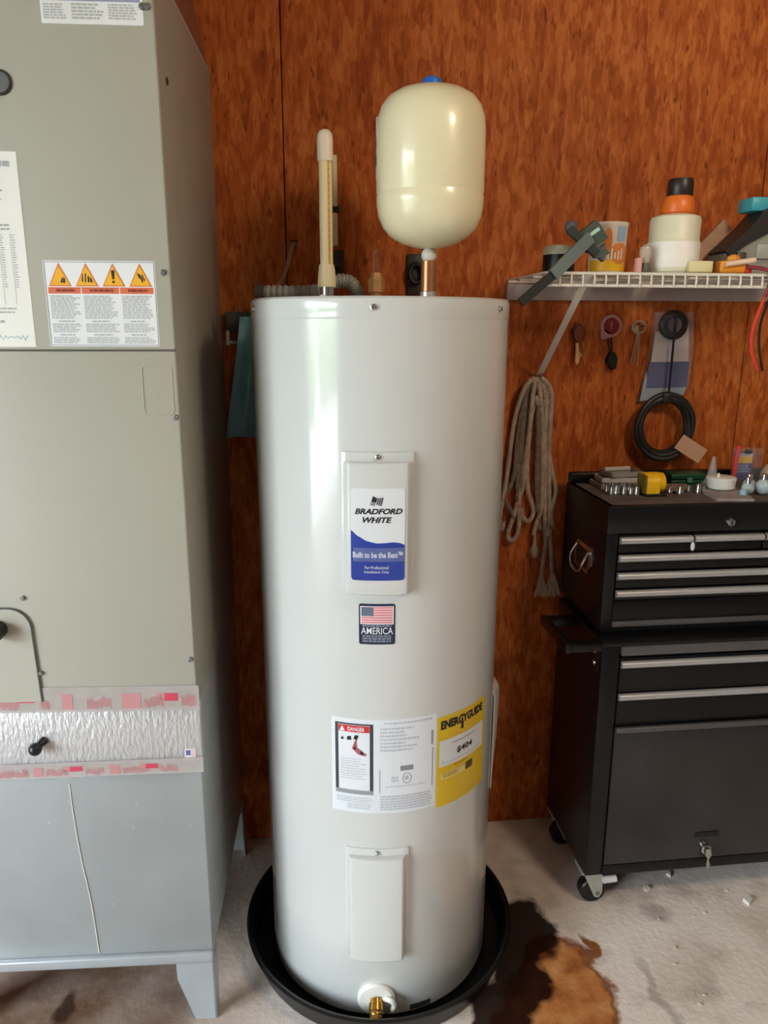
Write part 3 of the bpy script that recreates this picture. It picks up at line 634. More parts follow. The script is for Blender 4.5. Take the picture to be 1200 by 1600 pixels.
obj('tank_label_print', rects([(rad(-160+14*i), rad(-151+14*i), 1.735+.012*(i % 2), 1.79-.01*(i % 3)) for i in range(5)]+[(rad(-93), rad(-86), 1.738, 1.756), (rad(-93), rad(-87), 1.772, 1.780)], tkf, .0014, .1), M('dark_grey_print2', (70, 66, 60), .6), ET)

CP = thing('capped_pipe', 'cream plastic riser pipe with yellow stripe and rounded cap on the heater top', 'pipe', (-.105, 0, ZT))
CPV = M('cream_cpvc', (232, 214, 172), .4, var=.03)
obj('steel_nipple', G().lathe([(.014, ZT), (.014, 1.518)], (-.105, 0, 0), 20), CHROME, CP)
obj('pipe_adapter', G().lathe([(.0175, 1.516), (.0178, 1.526), (.0165, 1.545), (.0155, 1.552), (.0145, 1.558)], (-.105, 0, 0), 24), CPV, CP)
pb = obj('riser_pipe', G().lathe([(.0125, 1.552), (.0125, 1.76)], (-.105, 0, 0), 24), CPV, CP)
def pfn(u, d, v): r = .0125+d; return (-.105+r*math.sin(u), -r*math.cos(u), v)
obj('pipe_stripe', rects([(rad(14), rad(34), 1.558, 1.752)], pfn, .0004, .1), M('ochre_stripe', (214, 160, 60), .45), pb)
obj('pipe_stripe_lettering', rects([(rad(22), rad(27), 1.57+.012*i, 1.575+.012*i) for i in range(15)], pfn, .0008, .2), M('brown_stripe_print', (160, 106, 40), .5), pb)
obj('pipe_cap', G().lathe([(.0142, 1.744), (.0150, 1.747), (.0150, 1.782), (.0138, 1.791), (.0105, 1.7965), (.005, 1.7995), (1e-4, 1.80)], (-.105, 0, 0), 24), M('pale_cap', (232, 218, 196), .4), CP)

TP = thing('relief_valve', 'small brass relief valve with wire lever on the heater top', 'valve', (-.005, .02, ZT))
obj('valve_body', G().lathe([(.010, ZT), (.010, 1.506), (.0165, 1.508), (.0165, 1.532), (.013, 1.536), (.011, 1.545), (1e-4, 1.546)], (-.005, .02, 0), 6, capends=False), M('tan_brass', (190, 142, 92), .45, .5, var=.12, vscale=40), TP, sharp=20)
obj('wire_lever', G().tube(bez([(-.0095, .02, 1.540), (-.0095, .02, 1.57), (-.0085, .02, 1.584), (-.005, .02, 1.588), (-.0015, .02, 1.584), (-.0005, .02, 1.57), (-.0005, .02, 1.540)], 6), .0011, 6), CHROME, TP)

CO = thing('flexible_conduit', 'ribbed grey flexible conduit curling across the heater top', 'conduit', (-.03, .06, ZT))
pts = bez([(-.240, .085, 1.5085), (-.20, .075, 1.5085), (-.15, .065, 1.5085), (-.112, .06, 1.514), (-.085, .06, 1.530), (-.058, .06, 1.530), (-.042, .06, 1.514), (-.038, .06, ZT+.007)], 16)
obj('ribbed_hose', G().tube(pts, lambda i: .0145 if (i % 4) < 2 else .0122, 14), M('grey_conduit', (146, 148, 140), .5, var=.1), CO, sharp=60)
obj('hose_collar', G().lathe([(.019, ZT), (.019, 1.500), (.017, 1.503)], (-.038, .06, 0), 20), STEEL, CO)
obj('hose_end_fitting', G().cyl((-.228, .082, 1.5075), (-.246, .087, 1.5075), .0165, .0165, 18), M('dark_fitting', (70, 68, 62), .5), CO)
CB = thing('power_cable', 'thin beige cable running from the OSB wall down to the grey conduit', 'cable', (-.167, .37, 1.63))
obj('cable_sheath', G().tube(bez([(-.167, .372, 1.634), (-.172, .355, 1.622), (-.185, .335, 1.577), (-.205, .26, 1.53), (-.232, .13, 1.508), (-.246, .088, 1.5075)], 8), .0052, 8), M('beige_cable', (168, 140, 112), .6), CB)
obj('cable_staple', G().tube([(-.172, .372, 1.637), (-.172, .348, 1.637), (-.160, .348, 1.637), (-.160, .372, 1.637)], .002, 6), M('dark_iron', (44, 36, 32), .5), CB)
P2 = thing('spare_pipe', 'short cream pipe offcut hanging on the wall behind the capped riser pipe', 'pipe', (-.071, .356, 1.62))
obj('pipe_length', G().lathe([(.0085, 1.628), (.0085, 1.826), (.0068, 1.826), (.0068, 1.628)], (-.071, .356, 0), 18, capends=False), CPV, P2)
obj('pipe_clip', G().box(-.083, -.059, .346, .37, 1.70, 1.715, .003), M('dark_iron', (44,36,32)), P2)
KB = thing('shadow_block', 'dark block added for the shadow on the wall below the cream pipe offcut', 'bracket', (-.066, .37, 1.55))  # dark plate and arm added in place of a dark shadow on the wall
obj('shadow_plate', G().box(-.084, -.048, .362, .37, 1.548, 1.618, .003), M('dark_iron', (44,36,32)), KB)
obj('shadow_arm', G().box(-.074, -.058, .33, .364, 1.575, 1.590, .004), M('dark_iron', (44,36,32)), KB)
KC = thing('wall_clamp', 'blackened clamp on the wall just left of the copper stub', 'bracket', (.125, .37, 1.55))
obj('clamp_plate', G().box(.105, .150, .362, .37, 1.515, 1.612, .004), M('dark_iron', (44,36,32)), KC)
obj('clamp_ring', G().tube([(.127+.016*math.cos(t), .352, 1.566+.022*math.sin(t)) for t in [2*math.pi*i/18 for i in range(18)]], .006, 8, closed=True), BLACKP, KC)

# teal cloth on a rail between air handler and heater
RL = thing('hook_rail', 'small white rail with dark shelf on the wall behind the heater', 'rail', (-.27, .37, 1.40))
obj('rail_board', G().box(-.335, -.15, .345, .37, 1.428, 1.474, .003), M('dark_grey_board', (74, 74, 68), .6), RL)
obj('rail_rod', G().tube([(-.335, .335, 1.402), (-.30, .335, 1.402), (-.16, .335, 1.402)], .0045, 10), M('dull_white_rod', (150, 146, 138), .5), RL)
obj('rail_post', G().box(-.334, -.326, .33, .37, 1.395, 1.43, .002), M('dull_white_rod', (150, 146, 138)), RL)
gc = G(); nx, nz = 26, 30; vs_ = []
for j in range(nz+1):
    t = j/nz; z = 1.462-t*.288; xl = -.298-.046*t**1.1; xr = -.13-.01*t
    for i in range(nx+1):
        s = i/nx; x = xl+(xr-xl)*s
        vs_.append((x, .308+.009*math.sin(s*17+t*2)+.006*math.sin(s*31-t*3)*t, z+.006*math.sin(s*9)*t))
fs_ = [(j*(nx+1)+i, j*(nx+1)+i+1, (j+1)*(nx+1)+i+1, (j+1)*(nx+1)+i) for j in range(nz) for i in range(nx)]
nv = len(vs_); vs_ += [(x, y+.003, z) for x, y, z in vs_]; fs_ += [tuple(nv+k for k in reversed(f)) for f in fs_]
tag(obj('teal_cloth', gc.add(vs_, fs_), M('teal_fabric', (122, 168, 176), .75, var=.15, vscale=20), origin=(-.24, .32, 1.17)), 'dusty teal cloth hanging on the wall between air handler and heater', 'cloth')

# ------------------------------------------------------------------ wire shelf
SH = thing('wire_shelf', 'white wire wall shelf above the tool chest', 'shelf', (.36, .37, 1.51))
WIRE = M('white_coated_wire', (226, 220, 208), .4, var=.03)
SX0, SX1, SY0, SZ = .357, 1.50, .060, 1.5535
for z in (1.5510, 1.5265): obj('front_rail', G().cyl((SX0, SY0, z), (SX1, SY0, z), .0036, n=10), WIRE, SH)
for y in (.15, .25, .352): obj('deck_rail', G().cyl((SX0, y, 1.5485), (SX1, y, 1.5485), .0030, n=8), WIRE, SH)
wm = None; k = 0; x = SX0+.004
while x < SX1:
    if wm is None:
        wm = obj('deck_wire', G().tube([(x, .365, SZ), (x, .2, SZ), (x, .075, SZ), (x, .062, SZ-.001), (x, .0555, SZ-.006), (x, .0545, 1.538), (x, .0555, 1.524)], .0021, 8), WIRE, SH); x_first = x
    else:
        o = wm.copy(); C.objects.link(o); o.parent = SH; o.location = (x-x_first, 0, 0)
    x += .0252
obj('ledger_strip', G().box(SX0, SX1, .352, .37, 1.505, 1.544, .002), M('lavender_grey_ledger', (160, 146, 142), .6), SH)
def brace(xb):
    b = obj('brace', G().box(-.0085, .0085, -.002, .002, -.005, .385, .001).map(lambda x, y, z: (xb+x, .366-(z/.385)*.306+y*.6, 1.312+(z/.385)*.236)), WIRE, SH)
    obj('brace_screw', G().lathe([(.006, 0), (.005, .003), (1e-4, .004)], (xb, .3645, 1.318), 12, dirv=(0, -1, 0)), STEEL, b)
brace(.450); brace(1.20)

# things on the shelf
SZT = 1.5558
def on(name, label, cat, g, mat, origin): return tag(obj(name, g, mat, origin=origin), label, cat)
BT = thing('capped_bottle', 'white bottle with orange shoulder and black cap on the wire shelf', 'bottle', (.669, .135, SZT))
obj('bottle_body', G().lathe([(.052, SZT), (.0555, SZT+.004), (.0560, SZT+.012), (.0560, 1.622), (.0548, 1.6245), (.0535, 1.627), (.0540, 1.668), (.0515, 1.6745), (.040, 1.679), (.030, 1.681)], (.669, .135, 0), 40), M('cream_bottle', (226, 222, 196), .4, var=.02), BT)
obj('bottle_label', G().lathe([(.0563, SZT+.012), (.0566, SZT+.014), (.0566, 1.619), (.0563, 1.621)], (.669, .135, 0), 40, capends=False), M('white_bottle_label', (244, 240, 234), .45), BT)
obj('bottle_collar', G().lathe([(.028, 1.679), (.0345, 1.684), (.0355, 1.697), (.033, 1.710), (.0285, 1.7175), (.024, 1.719)], (.672, .135, 0), 32), M('orange_collar', (232, 116, 40), .4), BT)
obj('bottle_cap', G().lathe([(.0255, 1.717), (.0275, 1.720), (.0270, 1.748), (.0250, 1.7535), (1e-4, 1.754)], (.674, .135, 0), 24), M('dark_cap', (42, 34, 30), .4), BT)
TB = thing('picture_tub', 'plastic tub printed white yellow orange and blue on the wire shelf', 'tub', (.521, .145, SZT))
tbm = obj('tub_body', G().lathe([(.036, SZT), (.0385, SZT+.003), (.0415, 1.652), (.0430, 1.655), (.0430, 1.661), (1e-4, 1.661)], (.521, .145, 0), 36), M('tub_white', (222, 206, 190), .4), TB)
def tbf(u, d, v):
    r = .0385+.003*(v-SZT)/.1+d; return (.521+r*math.sin(u), .145-r*math.cos(u), v)
obj('yellow_band', rects([(rad(-85), rad(60), SZT+.004, 1.583)], tbf, .0006, .15), M('tub_yellow', (236, 178, 30), .4), tbm)
go_ = G()
for cu_, ru_, cv_, rv_ in ((20, 34, 1.596, .022), (-20, 12, 1.622, .026), (62, 20, 1.588, .018)):
    el = lambda u, q: cv_+q*rv_*math.sqrt(max(0, 1-((u-rad(cu_))/rad(ru_))**2))
    t_ = strip(lambda u: el(u, 1), lambda u: el(u, -1), [rad(cu_)+rad(ru_)*math.sin(math.pi/2*(k/8-1)) for k in range(17)], tbf, .0010); go_.add(t_.v, t_.f)
obj('orange_picture', go_, M('tub_orange', (216, 132, 58), .45), TB)
obj('blue_patch', rects([(rad(8), rad(38), 1.622, 1.652)], tbf, .0016, .15), M('tub_blue', (150, 178, 206), .45), TB)
obj('tub_lettering', rects([(rad(-32+11*i), rad(-27+11*i), 1.583+.002*(i % 2), 1.598+.004*(i % 3)) for i in range(6)], tbf, .0018, .2), M('tub_print_white', (240, 226, 214), .4), TB)
BK = thing('black_pot', 'squat black pot with off-white lid at the left end of the shelf', 'pot', (.417, .16, SZT))
obj('pot_body', G().lathe([(.033, SZT), (.035, SZT+.002), (.035, 1.596)], (.417, .16, 0), 32), BLACKP, BK)
obj('pot_lid', G().lathe([(.0355, 1.5955), (.0355, 1.606), (.033, 1.612), (.026, 1.6155), (1e-4, 1.617)], (.417, .16, 0), 32), M('off_white_lid', (214, 210, 190), .45), BK)
BU = thing('clear_bulb', 'tiny clear glass bulb beside the white bottle', 'bulb', (.590, .10, SZT))
obj('bulb_glass', G().lathe([(.008, 1.575), (.012, 1.585), (.0135, 1.598), (.011, 1.609), (.005, 1.614), (1e-4, 1.615)], (.590, .10, 0), 18), clear_material('smoky_glass', (214, 206, 192), .5, .08), BU)
obj('bulb_base', G().lathe([(.013, SZT), (.014, 1.562), (.009, 1.576)], (.590, .10, 0), 16), M('dark_grey_base', (90, 84, 78), .5), BU)
on('pink_block', 'small pale pink block between tub and bulb', 'block', G().box(.566, .578, .085, .10, SZT, 1.586, .002), M('pink_block', (234, 172, 164), .6), (.572, .092, SZT))
on('wood_block', 'small pale yellow block in front of the white bottle', 'block', G().box(.676, .730, .066, .079, SZT, 1.580, .003), M('pale_yellow_block', (228, 214, 164), .6), (.70, .072, SZT))
# tan stick leaning
def slab(p0, p1, wvec, tvec, bev=.0):
    p0, p1, wv, tv = map(Vector, (p0, p1, wvec, tvec)); vs = []
    for p in (p0, p1): vs += [p-wv-tv, p+wv-tv, p+wv+tv, p-wv+tv]
    return G().add(vs, [(3,2,1,0), (4,5,6,7), (0,1,5,4), (1,2,6,5), (2,3,7,6), (3,0,4,7)])
on('wooden_shim', 'tan wooden shim leaning against the grey power tool', 'shim', slab((.738, .205, 1.574), (.838, .220, 1.674), (-.011, 0, .011), (0, .006, 0)), M('tan_wood', (186, 148, 122), .6, var=.12, stretch=(1,1,8)), (.74, .16, SZT))
DR = thing('power_tool', 'grey and black power tool with teal block at the right end of the shelf', 'power tool', (.86, .16, SZT))
gt = [(.785, 1.600), (.800, 1.585), (.835, 1.578), (.98, 1.562), (1.02, 1.60), (1.02, 1.68), (.93, 1.674), (.865, 1.645), (.82, 1.620)]
obj('tool_body', G().prism(gt, lambda a, b: (a, .125, b), lambda a, b: (a, .20, b)), M('tool_grey', (150, 150, 140), .5, var=.08), DR)
gt2 = [(.782, 1.606), (.796, 1.594), (.835, 1.622), (.90, 1.656), (.99, 1.682), (.99, 1.735), (.92, 1.722), (.865, 1.690), (.835, 1.655)]
obj('tool_grip', G().prism(gt2, lambda a, b: (a, .115, b), lambda a, b: (a, .19, b)), M('tool_black', (38, 32, 30), .45, var=.15), DR)
obj('tool_trigger', G().box(.812, .836, .118, .195, 1.568, 1.604, .004), M('tool_dark_grey', (74, 72, 70), .5), DR)
obj('tool_foot', G().box(.84, .98, .12, .20, SZT, 1.582, .003), M('tool_grey', (150,150,140)), DR)
obj('tool_panel', G().box(.858, .905, .118, .128, 1.590, 1.622, .003), M('tool_light_panel', (166, 166, 158), .45), DR)
obj('tool_battery', G().box(.842, .90, .13, .19, 1.692, 1.722, .005), M('teal_plastic', (64, 160, 174), .4), DR)
OB = thing('orange_packet', 'small orange packet with a white roll lying before the power tool', 'packet', (.80, .085, SZT))
obj('packet', G().box(.752, .812, .075, .10, SZT, 1.582, .005, 3), M('orange_packet_mat', (232, 150, 44), .5), OB)
obj('packet_top', G().sphere((.790, .092, 1.586), .013, (1.2, .8, .8), 14), M('orange_packet_mat', (232,150,44)), OB)
obj('white_roll', G().cyl((.762, .070, 1.574), (.826, .070, 1.583), .006, .006, 12), M('pale_roll', (238, 206, 184), .5), OB)
obj('red_tip', G().box(.812, .826, .076, .098, SZT, 1.568, .002), M('red_tip_mat', (196, 52, 36), .5), OB)
# green clamp leaning over the left end of the shelf
GC = thing('hand_clamp', 'dark green bar clamp slanting over the left end of the wire shelf', 'clamp', (.31, .048, 1.49))
GRN = M('dark_green_plastic', (52, 74, 64), .4, var=.12)
obj('clamp_bar', slab((.300, .044, 1.490), (.366, .044, 1.546), (-.006, 0, .0075), (0, .004, 0)), M('black_bar', (30, 30, 26), .45), GC)
obj('clamp_shaft', slab((.366, .0415, 1.546), (.452, .070, 1.625), (-.0085, 0, .0095), (0, .006, 0)), M('grey_green_shaft', (96, 110, 108), .4), GC)
obj('clamp_arm', slab((.405, .070, 1.640), (.470, .072, 1.590), (.005, 0, .0065), (0, .007, 0)), M('black_green', (36, 46, 42), .4), GC)
hd = obj('clamp_head', slab((.438, .080, 1.612), (.478, .080, 1.642), (-.014, 0, .018), (0, .010, 0)), GRN, GC)
obj('clamp_stripe', slab((.442, .069, 1.622), (.470, .069, 1.642), (-.002, 0, .003), (0, .0012, 0)), M('mint_stripe', (186, 222, 204), .4), hd)
st_ = []
for i in range(10):
    a = 2*math.pi*i/10; r = .019 if i % 2 == 0 else .011; st_.append((.478+r*math.cos(a), 1.594+r*math.sin(a)))
obj('clamp_knob', G().prism(st_, lambda a, b: (a, .066, b), lambda a, b: (a, .082, b)), M('slate_knob', (70, 76, 74), .5), GC)
obj('clamp_jaw', G().sphere((.412, .078, 1.645), .014, (1, .8, 1), 14), M('violet_grey', (96, 90, 98), .5), GC)
# cords hanging at the right
RC_ = thing('red_cord', 'thin red cord hanging from the shelf past the power tool', 'cord', (.875, .05, 1.50))
obj('cord_upper', G().tube(bez([(.805, .085, 1.570), (.835, .062, 1.566), (.853, .050, 1.556), (.852, .047, 1.53), (.846, .050, 1.505)], 8), .0042, 8), M('dark_red_cord', (128, 34, 44), .5), RC_)
obj('cord_lower', G().tube(bez([(.846, .050, 1.505), (.842, .06, 1.47), (.840, .07, 1.438), (.846, .08, 1.408), (.862, .09, 1.372), (.884, .10, 1.345)], 8), .0036, 8), M('bright_red_cord', (220, 66, 52), .5), RC_)
tag(obj('hanging_cord', G().tube(bez([(.864, .070, 1.5595), (.864, .052, 1.5575), (.864, .0475, 1.54), (.860, .055, 1.50), (.857, .07, 1.45), (.866, .08, 1.40), (.888, .09, 1.345)], 8), .0026, 8), BLACKP, origin=(.86, .055, 1.345)), 'thin black cord hanging behind the red cord', 'cord')

# ------------------------------------------------------------------ rope hank on the brace foot
RP = thing('rope_hank', 'hank of dirty white rope hanging from the shelf brace', 'rope', (.44, .345, 1.31))
ROPE = M('dirty_rope', (176, 154, 134), .85, var=.22, vscale=60, bump=1., bscale=220, stretch=(1, 1, .6))
ROPEG = M('grey_rope', (122, 106, 92), .9, var=.25, vscale=60, bump=1., bscale=220)
def strand(pts, r=.0062, mat=ROPE, name='rope_strand'):
    P = bez(pts, 9); obj(name, G().tube(P, lambda i: r*(1+.10*math.sin(i*1.9)), 8), mat, RP)
Yw = .352
def Z(y_): return y_
strand([(.432, .34, 1.315), (.405, .335, 1.285), (.388, Yw, 1.20), (.374, Yw, 1.05), (.362, Yw, .965), (.360, Yw, .925), (.368, Yw, .915), (.372, Yw, .935)])
strand([(.430, .345, 1.312), (.412, .34, 1.27), (.400, Yw, 1.18), (.394, Yw, 1.06), (.372, Yw, 1.0), (.390, Yw, .965), (.398, Yw, .94)], mat=ROPEG)
strand([(.438, .338, 1.315), (.428, .33, 1.28), (.424, .335, 1.18), (.420, Yw, 1.08), (.408, Yw, .99), (.392, Yw, .93), (.384, Yw, .90), (.392, Yw, .882), (.408, Yw, .893), (.414, Yw, .93), (.410, Yw, .985), (.420, Yw, 1.04), (.422, Yw, 1.15), (.434, .335, 1.25)])
strand([(.440, .34, 1.312), (.432, .345, 1.24), (.428, Yw, 1.10), (.432, Yw, 1.03), (.446, Yw, .985), (.452, Yw, .955), (.440, Yw, .935), (.424, Yw, .945), (.418, Yw, .97)])
strand([(.428, .348, 1.308), (.414, .345, 1.25), (.404, Yw, 1.10), (.406, Yw, 1.00), (.412, Yw, .96)], mat=ROPEG)
strand([(.434, .348, 1.308), (.422, .345, 1.25), (.412, Yw, 1.10), (.416, Yw, 1.02)], mat=ROPEG)
strand([(.440, .332, 1.306), (.446, .325, 1.27), (.440, .326, 1.25), (.436, .33, 1.27)])
strand([(.452, .345, 1.312), (.474, .345, 1.27), (.478, Yw, 1.16), (.494, Yw, 1.08), (.510, Yw, 1.02), (.502, Yw, .96), (.506, Yw, .92), (.498, Yw, .905)])
strand([(.450, .34, 1.315), (.478, .34, 1.28), (.482, .345, 1.18), (.486, Yw, 1.10), (.494, Yw, .99), (.500, Yw, .90), (.508, Yw, .84), (.512, Yw, .80), (.514, Yw, .782)])
strand([(.448, .345, 1.312), (.466, .345, 1.26), (.474, Yw, 1.14), (.478, Yw, 1.05), (.484, Yw, .95), (.490, Yw, .875), (.486, Yw, .82), (.484, Yw, .78)])
strand([(.446, .348, 1.31), (.462, .35, 1.22), (.470, Yw, 1.09), (.474, Yw, .98), (.460, Yw, .92), (.456, Yw, .895)])
strand([(.444, .35, 1.308), (.458, .352, 1.20), (.464, Yw, 1.06), (.466, Yw, .965), (.472, Yw, .91)], mat=ROPEG)
strand([(.446, .35, 1.308), (.452, .352, 1.18), (.456, Yw, 1.04), (.464, Yw, .96)], mat=ROPEG)
def tassel(x, z, wd):
    gg = G(); rng = random.Random(int(x*1000))
    for i in range(22):
        s = rng.uniform(-1, 1); gg.tube(bez([(x+s*.002, Yw+rng.uniform(-.003, .003), z+.006), (x+s*wd*.55, Yw-.003+rng.uniform(-.004, .004), z-.03), (x+s*wd, Yw-.004+rng.uniform(-.006, .004), z-.062+rng.uniform(-.006, .004))], 3), .0019, 5)
    obj('frayed_end', gg, M('pale_frayed_rope', (188, 164, 142), .9, var=.15), RP)
tassel(.484, .785, .019); tassel(.514, .785, .026)
obj('rope_knot', G().sphere((.494, .347, .905), .012, (1, .8, 1.3), 12), ROPE, RP)
on('cord_weight', 'small pale rounded weight hanging below the rope loops', 'weight', G().lathe([(.002, .828), (.009, .834), (.0125, .846), (.012, .858), (.006, .866), (.002, .90)], (.460, Yw, 0), 16), M('dusty_float', (176, 150, 136), .6), (.460, Yw, .83))

# ------------------------------------------------------------------ things hung on the wall
def nail(parent, x, z): obj('nail', G().cyl((x, .372, z), (x, .335, z+.002), .0016, .0016, 8), STEEL, parent)
KF = thing('key_fob', 'brown leather key fob with brass key on a wall nail', 'key fob', (.548, .36, 1.36))
obj('fob_ring', G().tube([(.550+.014*math.cos(t), .354, 1.425+.02*math.sin(t)) for t in [2*math.pi*i/18 for i in range(18)]], .0022, 6, closed=True), M('bronze', (120, 74, 48), .4, .5), KF)
obj('fob_leather', G().prism([(.532, 1.435), (.542, 1.452), (.550, 1.42), (.556, 1.388), (.546, 1.372), (.540, 1.40)], lambda a, b: (a, .357, b), lambda a, b: (a, .364, b)), M('brown_leather', (112, 50, 36), .6), KF)
obj('brass_key', G().prism([(.540, 1.40), (.546, 1.402), (.552, 1.368), (.551, 1.352), (.546, 1.347), (.541, 1.353)], lambda a, b: (a, .349, b), lambda a, b: (a, .352, b)), M('tan_key', (214, 164, 116), .4), KF)
obj('brass_hook', G().tube(bez([(.558, .352, 1.402), (.562, .352, 1.385), (.558, .352, 1.368), (.554, .352, 1.378)], 5), .002, 6), BRASS, KF)
nail(KF, .55, 1.446)
TM = thing('pink_dial', 'round pale pink dial with dark red face hanging on the wall', 'dial', (.635, .36, 1.44))
obj('dial_case', G().lathe([(.0285, -.0), (.029, .004), (.0275, .010), (.022, .011), (.0205, .007), (1e-4, .007)], (.635, .368, 1.443), 32, dirv=(0, -1, 0), capends=False), M('dusty_pink', (196, 138, 132), .5), TM)
obj('dial_tab', G().prism([(.608, 1.443), (.609, 1.412), (.618, 1.409), (.645, 1.418)], lambda a, b: (a, .360, b), lambda a, b: (a, .369, b)), M('dusty_pink', (196,138,132)), TM)
obj('dial_face', G().cyl((.635, .3612, 1.443), (.635, .3600, 1.443), .0203, n=28), M('dark_red_face', (140, 34, 36), .4), TM)
obj('dial_needle', G().box(.6342, .6358, .358, .3602, 1.436, 1.455), M('pale_needle', (206, 150, 140), .5), TM)
TS = thing('black_tassel', 'black brush hanging on two cords below the pink dial', 'brush', (.64, .36, 1.335))
obj('tassel_cord', G().tube([(.628, .362, 1.412), (.632, .361, 1.39), (.640, .360, 1.375)], .0018, 6).tube([(.637, .362, 1.412), (.640, .361, 1.39), (.641, .360, 1.375)], .0022, 6), BLACKP, TS)
obj('tassel_head', G().prism([(.636, 1.378), (.646, 1.378), (.655, 1.362), (.653, 1.336), (.645, 1.332), (.628, 1.352), (.629, 1.364)], lambda a, b: (a, .352, b), lambda a, b: (a, .366, b)), M('soft_black', (28, 20, 18), .8), TS)
HK = thing('wire_pins', 'bundle of silver wire pins hanging on the wall between the dial and the plastic bag', 'pins', (.708, .36, 1.34))
obj('pin_ring', G().tube([(.708+.017*math.cos(t), .358, 1.440+.015*math.sin(t)) for t in [2*math.pi*i/18 for i in range(18)]], .003, 8, closed=True), M('dull_silver', (176, 160, 140), .4, .6), HK)
obj('pin_plate', G().prism([(.693, 1.437), (.699, 1.447), (.706, 1.441), (.706, 1.428), (.700, 1.424)], lambda a, b: (a, .355, b), lambda a, b: (a, .359, b)), M('dull_silver', (176,160,140)), HK)
for a, b in (((.706, 1.426), (.693, 1.345)), ((.708, 1.424), (.701, 1.344)), ((.710, 1.424), (.713, 1.342))):
    obj('wire_pin', G().cyl((a[0], .358, a[1]), (b[0], .360, b[1]), .0014, n=6), M('dull_silver', (176,160,140)), HK)
nail(HK, .716, 1.442)
# plastic bag with white and blue card
BG = thing('clear_bag', 'clear plastic bag with white and blue card hanging from a black clip', 'bag', (.79, .36, 1.25))
bagp = [(.748, 1.478), (.848, 1.478), (.858, 1.38), (.852, 1.282), (.79, 1.262), (.722, 1.248), (.742, 1.36)]
obj('bag_film', G().prism(bagp, lambda a, b: (a, .348, b), lambda a, b: (a, .3495, b)), CLEAR, BG)
obj('bag_back_film', G().prism(bagp, lambda a, b: (a, .362, b), lambda a, b: (a, .3635, b)), CLEAR, BG)
obj('white_card', G().prism([(.752, 1.430), (.782, 1.428), (.796, 1.44), (.838, 1.452), (.842, 1.42), (.848, 1.352), (.746, 1.352)], lambda a, b: (a, .352, b), lambda a, b: (a, .354, b)), M('pale_card', (200, 186, 184), .6, var=.12), BG)
obj('blue_card', G().prism([(.742, 1.352), (.850, 1.354), (.850, 1.288), (.740, 1.286)], lambda a, b: (a, .3515, b), lambda a, b: (a, .3545, b)), M('navy_card', (30, 40, 112), .5, var=.15), BG)
obj('grey_card', G().prism([(.736, 1.33), (.745, 1.286), (.850, 1.288), (.846, 1.268), (.79, 1.258), (.725, 1.252)], lambda a, b: (a, .355, b), lambda a, b: (a, .357, b)), M('blue_grey_card', (156, 170, 186), .6), BG)
kn = obj('black_spool', G().lathe([(.036, 0), (.037, .004), (.037, .012), (.030, .018), (.021, .019), (.020, .012), (1e-4, .012)], (.791, .347, 1.446), 28, dirv=(0, -1, 0), capends=False), M('spool_black', (34, 30, 28), .45, var=.2), BG)
obj('spool_face', G().cyl((.791, .3345, 1.446), (.791, .332, 1.446), .0195, n=24), M('spool_grey', (92, 80, 80), .5), BG)
obj('black_strap', G().box(.788, .7935, .328, .332, 1.262, 1.47, .001), BLACKP, BG)
# black coil with tag
BC = thing('black_hose_coil', 'black rubber hose coil hanging low on the wall', 'hose coil', (.798, .35, 1.10))
for i in range(4):
    rr = .063+.0045*i; oy = .334-.006*(i % 2)
    obj('hose_turn', G().tube([(.787+rr*math.cos(t)*1.0, oy+.003*math.sin(3*t+i), 1.186+rr*1.1*math.sin(t)) for t in [2*math.pi*k/48 for k in range(48)]], .0078, 8, closed=True), M('hose_black', (30, 27, 26), .5, var=.25, vscale=25), BC)
obj('hose_tie', G().box(.771, .799, .318, .345, 1.250, 1.276, .005), M('hose_black', (30,27,26)), BC)
obj('card_tag', slab((.824, .316, 1.150), (.894, .316, 1.108), (.0115, 0, .0175), (0, .0015, 0)), M('kraft_tag', (204, 160, 128), .7), BC, label='tan cardboard tag')

# ------------------------------------------------------------------ tool cabinet
TBK = M('black_powder_coat', (15, 14, 15), .34, var=.2, vscale=9, spec=.35)
TBD = M('black_drawer_front', (11, 10, 11), .34, var=.2, vscale=9, spec=.3)
ALU = M('satin_aluminium', (190, 188, 190), .38, .55, var=.05)
CX0, CX1, CY1 = .520, 1.195, .300
TC = thing('roller_cabinet', 'black steel roller tool cabinet with two drawers and a door on casters', 'tool cabinet', (CX0, .15, 0))
gcab = G().box(CX0, CX0+.044, .002, CY1, .100, .731, .003).box(CX1-.044, CX1, .002, CY1, .100, .731, .003).box(CX0+.001, CX1-.001, CY1-.012, CY1, .102, .729).box(CX0+.01, CX1-.01, .02, CY1-.005, .10, .125).box(CX0+.01, CX1-.01, .02, CY1-.005, .69, .728)
obj('cabinet_body', gcab, TBK, TC)
obj('cabinet_top', G().box(CX0-.001, CX1+.001, -.002, CY1+.001, .722, .733, .003), TBK, TC)
obj('top_rim', G().box(CX0+.046, CX1-.046, -.004, .012, .698, .722, .003), M('grey_lip_steel', (84, 80, 80), .45, .2, var=.12), TC)  # lighter grey than the body: light on the lip put into the colour
obj('cabinet_skirt', G().box(CX0+.044, CX1-.044, .0, .014, .100, .128, .002), TBK, TC)
def drawer(par, x0, x1, z0, z1, y, hz, hh=.017, name='drawer'):
    d = obj(name, G().box(x0, x1, y, y+.02, z0, z1, .002), TBD, par)
    # rolled aluminium pull along the top edge
    P = [(y-.001, hz-hh/2), (y-.009, hz-hh/2+.002), (y-.0125, hz-hh*.12), (y-.0115, hz+hh*.28), (y-.006, hz+hh/2), (y-.001, hz+hh/2)]
    obj('pull', G().prism(P, lambda a, b: (x0+.001, a, b), lambda a, b: (x1-.001, a, b)), ALU, d, sharp=50); return d
